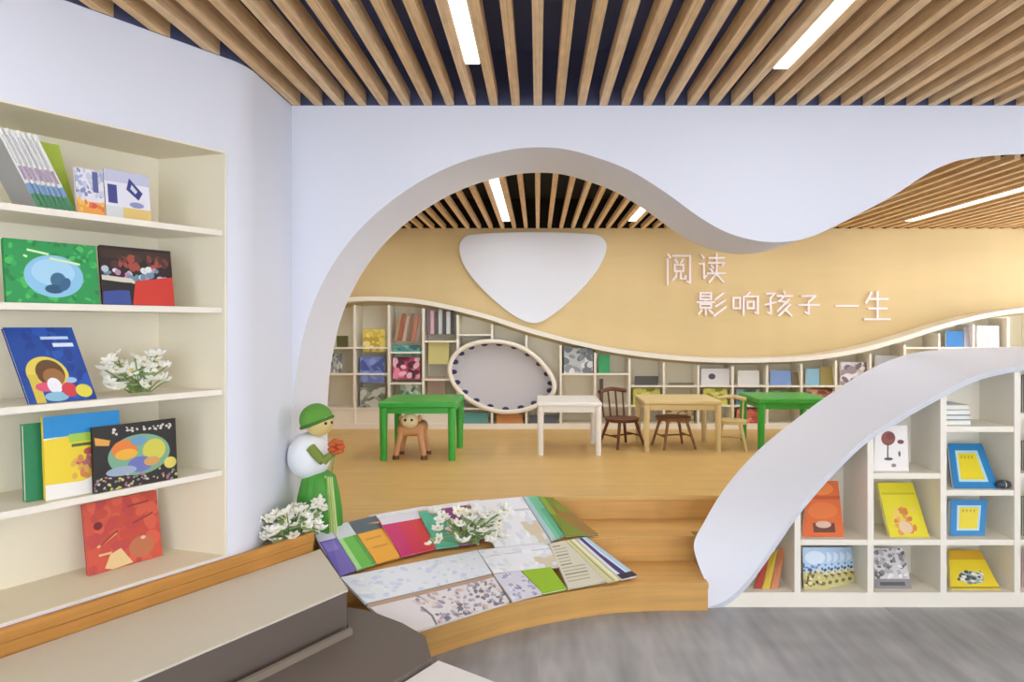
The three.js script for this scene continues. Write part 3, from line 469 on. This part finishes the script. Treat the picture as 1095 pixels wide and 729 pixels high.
book('picture_book', 'square white book with blue drawings on the top niche shelf', nicheQuad(114, 162, 180, 186, 0, 0.05, 0.03), 0.015, covers.sketchB, NG);
book('picture_book', 'wide green picture book with a pale blue oval on its cover', nicheQuad(7, 107, 251, 264, 1, 0.05, 0.04), 0.02, covers.green, NG);
book('picture_book', 'black picture book with a red block on its cover', nicheQuad(111, 187, 262, 267, 1, 0.06, 0.04), 0.02, covers.blackred, NG);
book('picture_book', 'tilted blue picture book with a yellow arch on its cover', nicheQuad(32, 104, 350, 350, 2, 0.05, 0.11, -0.05), 0.02, covers.blue, NG);
book('picture_book', 'dark green slipcase book behind the blue and yellow book', nicheQuad(28, 100, 453, 448, 3, 0.10, 0.03), 0.03, plain('#2a8a58'), NG);
book('picture_book', 'blue, yellow and white picture book beside the black globe book', nicheQuad(49, 131, 445, 440, 3, 0.055, 0.03), 0.02, covers.yellowblue, NG);
book('picture_book', 'black picture book with a colourful globe on its cover', nicheQuad(101, 190, 458, 447, 3, 0.025, 0.02), 0.018, covers.globe, NG);
book('picture_book', 'coral red picture book alone on the niche floor', nicheQuad(95, 174, 538, 529, 4, 0.24, 0.06), 0.022, covers.coral, NG);

// steps display: row A leans from the second step edge to the platform edge, row B from the first to the second
function stepBook(label, tl, tr, br, bl, row, front, lift = 0, th = 0.014, drops) {
  const dp = (py, drop) => drop * FOCAL / (py - VY), [top, bot] = drops ?? (row === 'A' ? [1.15, 1.31] : [1.31, 1.47]), o = 0.022 + lift;
  const P = ([x, y], drop) => at(x, y, dp(y, drop - o));
  const q = [P(bl, bot), P(br, bot), P(tr, top), P(tl, top)];
  return book('display_book', label, q, th, front, SG);
}
stepBook('white book lying behind the red and orange books on the steps', [395, 551], [455, 541], [470, 560], [408, 571], 'A', covers.whitePrint, -0.008, 0.008, [1.15, 1.23]);
stepBook('white book lying behind the teal book on the steps', [452, 542], [512, 534], [528, 556], [468, 562], 'A', covers.whitePrint, -0.008, 0.008, [1.15, 1.23]);
stepBook('purple and white book leaning at the bench end of the steps', [334, 567], [352, 563], [381, 609], [364, 616], 'A', covers.purple);
stepBook('green striped book leaning beside the purple book', [353, 563], [372, 558], [402, 602], [382, 609], 'A', covers.greenStripe);
stepBook('orange book with a slate top leaning on the steps', [373, 558], [402, 551], [428, 595], [403, 602], 'A', covers.orange);
stepBook('red and magenta book leaning on the steps', [404, 553], [446, 546], [466, 586], [429, 595], 'A', covers.red);
stepBook('teal book leaning beside the red book', [448, 547], [470, 544], [491, 583], [467, 586], 'A', covers.teal);
stepBook('plum coloured book leaning behind the white flowers', [472, 544], [499, 540], [515, 579], [492, 583], 'A', covers.plum);
stepBook('large white picture book leaning on the steps', [501, 536], [558, 531], [589, 579], [530, 585], 'A', covers.whitePrint, 0.004);
stepBook('narrow teal green book leaning beside the large white book', [559, 531], [574, 530], [604, 572], [590, 578], 'A', covers.tealGreen);
stepBook('olive green and brown book at the end of the upper step row', [575, 530], [591, 532], [640, 571], [605, 573], 'A', covers.olive);
stepBook('wide pale blue printed sheet book on the lower step row', [364, 617], [510, 588], [526, 613], [391, 645], 'B', covers.paleText, 0, 0.014, [1.31, 1.39]);
stepBook('wide photo-strip book along the lowest step edge', [392, 646], [526, 614], [545, 643], [431, 679], 'B', covers.photoStrip, 0, 0.014, [1.39, 1.47]);
stepBook('white printed book in the middle of the lower step row', [511, 588], [585, 579], [598, 605], [528, 613], 'B', covers.whitePrint, 0, 0.014, [1.31, 1.39]);
stepBook('lilac patterned small book on the lower step row', [528, 614], [556, 610], [580, 634], [548, 642], 'B', covers.lilacArt, 0, 0.014, [1.39, 1.47]);
stepBook('lime green square book on the lower step row', [557, 610], [589, 606], [606, 629], [581, 634], 'B', covers.limeArt, 0, 0.014, [1.39, 1.47]);
stepBook('cream text-covered book on the lower step row', [587, 581], [604, 578], [650, 621], [608, 629], 'B', covers.creamText);
stepBook('cream and yellow striped book on the lower step row', [605, 578], [615, 576], [664, 619], [651, 622], 'B', covers.creamStripe, 0.002);
stepBook('navy striped book at the end of the lower step row', [616, 576], [627, 574], [682, 615], [665, 619], 'B', covers.navyStripe, 0.004);

// curved bookcase contents
const fb = (label, bl, br, tr, tl, d0, d1, snap, front, th = 0.025) => book('shelf_book', label, quad(bl, br, tr, tl, d0, d1, snap), th, front, FG);
for (let i = 0; i < 3; i++) fb(['thin red book in the lowest corner cell', 'thin yellow book in the lowest corner cell', 'thin orange book in the lowest corner cell'][i], [806 + i * 9, 633], [814 + i * 9, 633], [823 + i * 9, 593 - i * 6], [815 + i * 9, 598 - i * 6], 3.84, 3.98, PL, plain(['#c24a3a', '#e2c040', '#d98a5a'][i]), 0.012);
for (let i = 4; i >= 0; i--) fb('blue and yellow illustrated series book fanned in a bottom cell', [860 + i * 7, 633], [886 + i * 7, 633], [884 + i * 7, 585], [858 + i * 7, 585], 3.83 + i * 0.022, 3.90 + i * 0.022, PL, covers.bluePeople, 0.014).userData.group = 'blue series books fanned in the curved bookcase';
fb('orange rounded activity book in the curved bookcase', [858, 573], [903, 573], [896, 514], [865, 514], 3.84, 3.98, rows.c2a, covers.orangeToy, 0.04);
fb('grey illustrated book in the bottom row of the curved bookcase', [936, 634], [975, 634], [966, 586], [934, 586], 3.84, 3.97, PL, covers.greyArt, 0.03);
fb('bright yellow book leaning in the curved bookcase', [952, 575], [994, 575], [976, 516], [938, 516], 3.83, 3.98, rows.c3a, covers.yellowArt, 0.03);
fb('white book with a brown tree on its cover', [934, 504], [972, 504], [970, 455], [936, 455], 3.84, 3.90, rows.c3b, covers.tree, 0.02);
fb('yellow animal book leaning in the bottom row', [1017, 640], [1070, 640], [1048, 588], [1014, 588], 3.83, 3.99, PL, covers.yellowZoo, 0.03);
fb('upright blue book with a yellow panel', [1016, 573], [1053, 573], [1056, 534], [1017, 534], 3.86, 3.92, rows.c4a, covers.blueFrame, 0.04);
fb('leaning blue book with a yellow panel', [1020, 521], [1068, 521], [1050, 474], [1014, 474], 3.83, 4.0, rows.c4b, covers.blueFrame, 0.03);
fb('dark purple book in the last visible bookcase column', [1095, 440], [1125, 440], [1122, 400], [1095, 400], 3.85, 3.92, rows.c5c, plain('#3b2c48'));
fb('dark book with a grey band in the last visible column', [1095, 505], [1128, 505], [1126, 470], [1095, 470], 3.85, 3.92, rows.c5b, plain('#4a4656'));
fb('dark green book in the last visible bookcase column', [1095, 575], [1128, 575], [1126, 530], [1095, 530], 3.85, 3.92, rows.c5a, plain('#4c5a4e'));
fb('pink book in the bottom cell of the last visible column', [1095, 636], [1130, 636], [1128, 588], [1095, 588], 3.85, 3.92, PL, plain('#d8a0aa'));
for (let i = 0; i < 4; i++) { // flat stack
  const y = rows.c4c + 0.002 + i * 0.03, t = thing('flat_book', ['white book at the foot of the flat stack', 'blue book second in the flat stack', 'white book third in the flat stack', 'pale book topping the flat stack'][i], 'book', V(FBX[3] + 0.11, y, -3.95), 'flat stack in the curved bookcase');
  mesh('covers', merge([box(-0.085, 0.085 - i * 0.004, 0, 0.003, -0.11, 0.11), box(-0.085, 0.085 - i * 0.004, 0.024, 0.027, -0.11, 0.11), box(-0.085, -0.082, 0.003, 0.024, -0.11, 0.11)]), plain(['#dfe4e0', '#4f93a8', '#e6e4de', '#d2d6d2'][i]), t);
  mesh('pages', box(-0.082, 0.082 - i * 0.004, 0.003, 0.024, -0.107, 0.107), M.page, t);
}
{ const g = new THREE.TorusGeometry(0.024, 0.008, 10, 24); const y = rows.c4c + 0.002 + 4 * 0.03; g.translate(0, 0.032, 0); const t = thing('tape_roll', 'small grey ring standing on the flat book stack', 'ring', V(FBX[3] + 0.07, y, -3.93)); mesh('ring', g, M.steel, t); }
{ const t = thing('computer_mouse', 'small dark rounded toy at the foot of the leaning blue book', 'toy', V((1071 - VX) * 3.83 / FOCAL, rows.c4b, -3.83)); const g = new THREE.SphereGeometry(0.045, 20, 14); g.scale(1.05, 0.55, 0.6); g.translate(0.01, 0.025, 0); t.name = numbered('rounded_toy'); mesh('body', g, paint('#3a4048', 0.35), t); mesh('band', (() => { const k = new THREE.TorusGeometry(0.03, 0.004, 8, 24); k.rotateY(Math.PI / 2); k.scale(1, 0.75, 0.85); k.translate(0.01, 0.025, 0); return k; })(), M.steel, t); }

// wavy bookcase contents: [label, x0, x1, yTop, yBottom, colour]
const upright = (label, x0, x1, y0, y1, mat, d = BB + 0.03, th = 0.03, sk = 0) => book('picture_book', label, quad([x0, y1], [x1, y1], [x1 + sk, y0], [x0 + sk, y0], d, d + 0.04), th, typeof mat === 'string' ? plain(mat) : mat, BG);
const art = (bg, cols, seed) => cover(64, 64, (c, w, h) => { fill(c, bg, 0, 0, w, h); speckle(c, w, h, cols, 30, seed, 4, 12); });
const A1 = art('#d9c24c', ['#e8d468', '#c9a83a', '#efe09a'], 31), A2 = art('#6f82c2', ['#8fa4e0', '#4f60a0', '#7d8fd0'], 32), A3 = art('#c2486a', ['#e88aa4', '#8a2c44', '#f0c0cc', '#5a2436'], 33), A4 = art('#3d8f86', ['#2c6a6a', '#8cc8b8', '#5aa89a'], 34), A5 = art('#9aa08c', ['#6a7464', '#c8cabc', '#7a8478'], 35), A6 = art('#b9bcb8', ['#6e7478', '#dcdcd8', '#8a9090'], 36), A7 = art('#c2c43a', ['#dcd95a', '#9aa02c', '#e6e48a'], 37), A8 = art('#8fa8b0', ['#5c7e8c', '#b8ccd0', '#446470'], 38);
upright('small dark olive toy book in the bookcase end cell', 360, 372, 359, 371, '#5c5a30'); upright('grey patterned book in the bookcase end cell', 354, 366, 378, 398.5, A6);
upright('yellow patterned book in the wavy bookcase', 388, 412, 352, 376, A1); upright('violet blue patterned book in the wavy bookcase', 385, 411, 381, 409, A2); upright('olive patterned book above the green table end', 385, 412, 414, 436, A5);
for (let i = 0; i < 6; i++) upright(['thin tan book first in the leaning row above the teal book', 'thin rust red book second in the leaning row above the teal book', 'thin beige book third in the leaning row above the teal book', 'thin brown book fourth in the leaning row above the teal book', 'thin orange book fifth in the leaning row above the teal book', 'thin taupe book last in the leaning row above the teal book'][i], 421 + i * 4.6, 424.6 + i * 4.6, 338 - (i % 2) * 3, 364, ['#b08a6a', '#a8583c', '#c2a890', '#8c6a58', '#c87a5a', '#a89080'][i], BB + 0.03, 0.02, 5).userData.group = 'thin leaning books in the wavy bookcase';
upright('dark teal book above the pink patterned book', 420, 449, 369, 380, A4, BB + 0.05); upright('pink and crimson patterned book in the wavy bookcase', 420, 449, 382, 405, A3); upright('mint patterned book above the green table', 428, 450, 411, 436, art('#9fb8a8', ['#5c7a6c', '#d0dcd0'], 39));
for (let i = 0; i < 7; i++) upright(['mauve grey', 'pink', 'dark grey', 'light grey', 'slate', 'white', 'charcoal'][i] + ' narrow upright spine on the shelf beside the egg nook', 456 + i * 4.3, 459.8 + i * 4.3, 331 + (i % 3), 357, ['#7a6a70', '#d8a8ac', '#5a5658', '#c8c8c4', '#4e5254', '#dcdcd6', '#3f4448'][i], BB + 0.03, 0.02).userData.group = 'narrow upright spines beside the egg nook';
upright('pale yellow book beside the egg nook', 458, 480, 364, 389, '#d0c67c'); upright('brown box book low beside the egg nook', 457, 476, 402, 436, '#a08a78'); 
upright('teal flat book under the egg nook', 493, 522, 441, 452.5, '#5c9a90'); upright('orange book under the egg nook', 531, 559, 443, 452.5, '#d08a4a'); upright('dark book under the egg nook', 567, 595, 444, 452.5, '#55565a');
upright('grey sketch book under the falling bookcase top', 603, 634, 372, 399, A6); upright('green book beside the grey sketch book', 640, 652, 379, 399, '#2f9a58'); upright('dark lanky book behind the dark chair', 641, 645, 405, 433, '#4a4038');
upright('dark low book in the middle of the wavy bookcase', 679, 704, 402, 412, '#4e4c46'); upright('yellow green patterned book over the birch table', 677, 706, 415, 433, A7); upright('grey green low book over the birch table', 715, 742, 409, 412.5, '#7a7a68');
upright('white book with a dark mark in the wavy bookcase', 750, 780, 394, 412.5, cover(64, 48, (c, w, h) => { fill(c, '#dcdad8', 0, 0, w, h); blob(c, '#4a464c', 24, 22, 8, 8); })); upright('yellow patterned book beside the birch chair', 752, 778, 415, 433, A7); upright('slate blue patterned book in the wavy bookcase', 787, 814, 416, 433, A8);
upright('white book beside the slate blue book', 789, 812, 396, 412.5, '#dad8d2'); upright('red brick patterned book low in the wavy bookcase', 788, 816, 437, 452.5, art('#d26a50', ['#e08a70', '#b84a38'], 40)); upright('teal patterned book low behind the birch table', 712, 742, 437, 452.5, art('#b0a078', ['#8a7a50', '#d0c090'], 41));
upright('blue book above the green table', 824, 846, 396, 412.5, '#7d9cd0'); upright('dark brown book beside the blue book', 848, 856, 398, 412.5, '#7a6a4a'); upright('sky blue book in the wavy bookcase', 862, 876, 394, 412.5, '#8ab8cc'); upright('olive book beside the sky blue book', 877, 892, 392, 412.5, '#9a8a4a'); upright('green patterned book behind the green table', 824, 850, 418, 433, art('#6a8a4a', ['#8ab05c', '#4a6030'], 42));
upright('white patterned book beside the curved cover', 899, 930, 387, 412.5, art('#cfc8c8', ['#9a8a8e', '#e6e0e0', '#786a70'], 43)); upright('grey book under the rising bookcase top', 936, 962, 380, 412.5, '#a8a8a4'); upright('dark brown patterned book beside the curved cover', 862, 890, 416, 433, art('#a86a4a', ['#7a3a2c', '#d09a70'], 44));
upright('bright blue book under the rising bookcase top', 1012, 1030, 354, 371.5, '#3a86c8'); for (let i = 0; i < 4; i++) upright('white binder under the rising bookcase top', 1045 + i * 6, 1050.5 + i * 6, 348, 371.5, '#eeece8').userData.group = 'white binders in the wavy bookcase'; upright('grey lilac book beside the bright blue book', 1031, 1040, 350, 371.5, '#b8b4c4');

// ---------------------------------------------------------------- children's tables and chairs
function table(name, label, x0, x1, d0, d1, h, mat, legR, top = 0.04) {
  const t = thing(name, label, 'table', V((x0 + x1) / 2, L3, -(d0 + d1) / 2)), w = (x1 - x0) / 2, l = (d1 - d0) / 2;
  mesh('tabletop', box(-w, w, h - top, h, -l, l, 'x', 0.015), mat, t);
  mesh('apron', merge([box(-w + 0.03, w - 0.03, h - top - 0.05, h - top, -l + 0.03, -l + 0.05), box(-w + 0.03, w - 0.03, h - top - 0.05, h - top, l - 0.05, l - 0.03), box(-w + 0.03, -w + 0.05, h - top - 0.05, h - top, -l + 0.05, l - 0.05), box(w - 0.05, w - 0.03, h - top - 0.05, h - top, -l + 0.05, l - 0.05)]), mat, t);
  for (const sx of [-1, 1]) for (const sz of [-1, 1]) mesh('leg', bar(V(sx * (w - legR - 0.004), 0, sz * (l - legR - 0.004)), V(sx * (w - legR - 0.004), h - top, sz * (l - legR - 0.004)), legR * 0.85, legR, 14), mat, t);
  return t;
}
const tx = (px, d) => (px - VX) * d / FOCAL;
table('kids_table', 'green plastic kids table in front of the egg nook, pink stool beneath', tx(405, 5.58), tx(488, 5.58), 5.55, 6.2, 0.5, M.greenPlastic, 0.035, 0.05);
table('kids_table', 'white kids table before the wavy bookcase', tx(574, 5.8), tx(644, 5.8), 5.78, 6.4, 0.47, M.whitePlastic, 0.03);
table('kids_table', 'pale birch kids table among the brown chairs', tx(688, 5.95), tx(772, 5.95), 5.93, 6.5, 0.47, M.birch, 0.028);
table('kids_table', 'green plastic kids table beside the curved white cover', tx(811, 6.0), tx(890, 6.0), 6.0, 6.6, 0.48, M.greenPlastic, 0.035, 0.05);
function chair(name, label, px, d, seatH, w, mat, back, turn = 0, spindles = 3) {
  const t = thing(name, label, back ? 'chair' : 'stool', V(tx(px, d), L3, -d)); t.rotation.y = turn;
  const seat = new THREE.CylinderGeometry(w / 2, w / 2 * 0.94, 0.03, 24); seat.scale(1, 1, 0.95); seat.translate(0, seatH - 0.015, 0); mesh('seat', seat, mat, t);
  for (const sx of [-1, 1]) for (const sz of [-1, 1]) mesh('leg', bar(V(sx * w * 0.46, 0, sz * w * 0.44), V(sx * w * 0.27, seatH - 0.025, sz * w * 0.27), 0.012, 0.016), mat, t);
  mesh('stretcher', merge([bar(V(-w * 0.38, seatH * 0.4, w * 0.36), V(-w * 0.38, seatH * 0.4, -w * 0.36), 0.008), bar(V(w * 0.38, seatH * 0.4, w * 0.36), V(w * 0.38, seatH * 0.4, -w * 0.36), 0.008), bar(V(-w * 0.38, seatH * 0.4, 0), V(w * 0.38, seatH * 0.4, 0), 0.008)]), mat, t);
  if (back) {
    for (let i = 0; i < spindles; i++) { const x = (i / (spindles - 1) - 0.5) * w * 0.7; mesh('spindle', bar(V(x, seatH - 0.005, -w * 0.38), V(x * 1.1, seatH + back, -w * 0.5), 0.009), mat, t); }
    const arc = curve([V(-w * 0.46, seatH + back - 0.02, -w * 0.44), V(0, seatH + back, -w * 0.53), V(w * 0.46, seatH + back - 0.02, -w * 0.44)], 12); mesh('back_rail', new THREE.TubeGeometry(new THREE.CatmullRomCurve3(arc), 16, 0.02, 8), mat, t);
  }
  return t;
}
chair('kids_chair', 'dark red-brown spindle-back kids chair behind the white table end', 665, 6.25, 0.27, 0.34, M.darkWood, 0.26, 0.5, 4);
chair('kids_stool', 'mid brown kids stool tucked at the birch table', 720, 6.2, 0.29, 0.34, M.midWood, 0, 0.2);
chair('kids_chair', 'light birch kids chair beside the birch table', 782, 6.12, 0.27, 0.29, M.birch, 0.2, -0.3, 3);
{ // small animal-shaped stool under the green table
  const t = thing('animal_stool', 'pinkish wooden animal-shaped stool under the green table', 'stool', V(tx(441, 5.75), L3, -5.75));
  mesh('body', (() => { const g = new RoundedBoxGeometry(0.24, 0.12, 0.26, 3, 0.05); g.translate(0, 0.25, -0.02); return g; })(), M.pinkWood, t);
  const head = mesh('head', (() => { const g = new THREE.SphereGeometry(0.075, 20, 16); g.scale(1, 0.9, 0.8); g.translate(0, 0.33, 0.12); return g; })(), plain('#e6d4a4'), t);
  for (const s of [-1, 1]) { mesh('eye', (() => { const g = new THREE.SphereGeometry(0.012, 8, 6); g.translate(s * 0.028, 0.345, 0.175); return g; })(), M.black, head); mesh('ear', (() => { const g = new THREE.SphereGeometry(0.03, 12, 8); g.scale(0.6, 1.1, 0.5); g.translate(s * 0.08, 0.35, 0.1); return g; })(), M.pinkWood, head); }
  for (const sx of [-1, 1]) for (const sz of [-1, 1]) { const leg = mesh('leg', bar(V(sx * 0.12, 0.03, sz * 0.11), V(sx * 0.08, 0.23, sz * 0.08), 0.025, 0.03, 12), M.pinkWood, t); mesh('hoof', bar(V(sx * 0.122, 0, sz * 0.112), V(sx * 0.12, 0.032, sz * 0.11), 0.03, 0.027, 12), M.darkWood, leg); }
}

// ---------------------------------------------------------------- figurine by the arch
{
  const t = thing('garden_figurine', 'figurine in green cap and pleated green skirt by the arch', 'figurine', V(tx(341, 3.72), L3, -3.72));
  const lathe = (pts, seg = 32) => new THREE.LatheGeometry(pts.map(([r, y]) => new THREE.Vector2(r, y)), seg);
  const skirt = lathe([[0.001, 0], [0.125, 0], [0.122, 0.1], [0.11, 0.2], [0.09, 0.29], [0.06, 0.32], [0.001, 0.325]], 72);
  { const p = skirt.attributes.position; for (let i = 0; i < p.count; i++) { const a = Math.atan2(p.getZ(i), p.getX(i)), y = p.getY(i), k = 1 + 0.07 * Math.cos(a * 14) * (1 - y / 0.4); p.setX(i, p.getX(i) * k); p.setZ(i, p.getZ(i) * k); } skirt.computeVertexNormals(); }
  mesh('skirt', skirt, paint('#4a9a34', 0.6), t);
  const torso = new THREE.SphereGeometry(0.12, 28, 20); torso.scale(1, 1.12, 0.95); torso.translate(-0.055, 0.41, 0); mesh('coat', torso, paint('#eceef0', 0.8), t);
  const head = new THREE.SphereGeometry(0.075, 24, 18); head.translate(0.01, 0.60, 0.02); const hd = mesh('head', head, paint('#dcc67e', 0.7), t);
  const cap = new THREE.SphereGeometry(0.092, 26, 16, 0, 6.3, 0, 1.75); cap.rotateZ(0.35); cap.translate(-0.012, 0.617, 0.008); mesh('cap', cap, std({ color: '#5e9a34', roughness: 0.7, side: THREE.DoubleSide }), t);
  mesh('cap_band', (() => { const g = new THREE.TorusGeometry(0.09, 0.01, 8, 28); g.rotateX(Math.PI / 2); g.rotateZ(0.35); g.translate(-0.008, 0.602, 0.008); return g; })(), paint('#3f7424', 0.7), t);
  mesh('eye', (() => { const a = new THREE.SphereGeometry(0.009, 8, 6), b = a.clone(); a.translate(0.062, 0.605, 0.072); b.translate(0.082, 0.605, 0.035); return merge([a, b]); })(), M.black, hd);
  mesh('arm', merge([bar(V(-0.02, 0.47, 0.08), V(0.06, 0.40, 0.11), 0.03, 0.024, 12), bar(V(0.06, 0.40, 0.11), V(0.105, 0.44, 0.10), 0.024, 0.018, 12)]), paint('#7d8f3c', 0.7), t);
  const fl = mesh('flower_stem', bar(V(0.105, 0.34, 0.10), V(0.125, 0.47, 0.10), 0.005), M.stem, t);
  const pet = []; for (let i = 0; i < 7; i++) { const g = new THREE.SphereGeometry(0.026, 10, 8); g.scale(1, 0.6, 1); const a = i / 7 * 6.28; g.translate(0.13 + 0.025 * Math.cos(a), 0.48 + 0.03 * Math.sin(a), 0.10); pet.push(g); }
  mesh('flower', merge(pet), paint('#c8602c', 0.7), fl);
  for (let i = 0; i < 9; i++) { const a = -0.5 + i * 0.17; mesh('ribbon', bar(V(0.122 * Math.cos(a - 0.9) + 0.02, 0.01, 0.13 * Math.sin(a + 0.9)), V(0.09 * Math.cos(a - 0.9) + 0.01, 0.31, 0.085 * Math.sin(a + 0.9)), 0.006, 0.004, 6), paint(i % 2 ? '#a8c85a' : '#cfd9a0', 0.7), t); }
}

// ---------------------------------------------------------------- white artificial flowers
const petalGeo = (() => { const list = []; for (let i = 0; i < 6; i++) { const g = new THREE.SphereGeometry(0.014, 8, 6); g.scale(1.1, 0.35, 0.6); g.translate(0.014, 0, 0); g.rotateZ(0.5); g.rotateY(i / 6 * 2 * Math.PI); list.push(g); } return merge(list); })();
const coreGeo = new THREE.SphereGeometry(0.007, 8, 6);
const leafGeo = (() => { const g = new THREE.SphereGeometry(0.02, 8, 6); g.scale(1.4, 0.12, 0.5); g.translate(0.026, 0, 0); return g; })();
function bouquet(label, pos, L, W, H, n, seed, turn, scale = 1) {
  const t = thing('flower_spray', label, 'flowers', pos, 'white artificial flower sprays'), r = rng(seed); t.rotation.y = turn;
  for (let i = 0; i < n; i++) {
    const end = V((r() - 0.5) * 2 * L, 0.03 + r() * H, (r() - 0.5) * 2 * W), start = V((r() - 0.5) * L * 0.5, 0.008, (r() - 0.5) * W * 0.5), mid = start.clone().lerp(end, 0.55).add(V(0, H * 0.25 * r(), 0));
    const st = mesh('stem', new THREE.TubeGeometry(new THREE.CatmullRomCurve3([start, mid, end]), 6, 0.0028 * scale, 5), M.stem, t);
    const bl = mesh('blossom', petalGeo, M.petal, t); bl.position.copy(end); bl.rotation.set((r() - 0.5) * 1.6, r() * 6, (r() - 0.5) * 1.6); bl.scale.setScalar((0.9 + r() * 0.6) * scale);
    mesh('pistil', coreGeo, M.pistil, bl).position.y = 0.004;
    if (i % 2 === 0) { const lf = mesh('leaf', leafGeo, M.leaf, t); lf.position.copy(mid); lf.rotation.set(r(), r() * 6, r() * 0.6); lf.scale.setScalar((0.8 + r() * 0.6) * scale); }
  }
  return t;
}
{ const p = nichePoint(150, 0.10); bouquet('white flower spray on the third niche shelf', V(p.x, SHELF[2] + 0.014, p.z), 0.17, 0.05, 0.15, 34, 51, THETA); }
{ const p = at(300, 592, 3.33); bouquet('white flower spray lying at the end of the skirting strip', V(-1.29, 0.482, -3.46), 0.17, 0.07, 0.17, 56, 52, THETA, 1.15); }
{ const p = at(500, 590, 3.78); bouquet('white flower spray lying on the step books', V(p.x, 0.372, p.z + 0.02), 0.22, 0.10, 0.16, 46, 53, 0.1, 1.25); }

scene.traverse((o) => { if (o.isMesh) { o.castShadow = true; o.receiveShadow = true; } });
renderer.render(scene, camera);
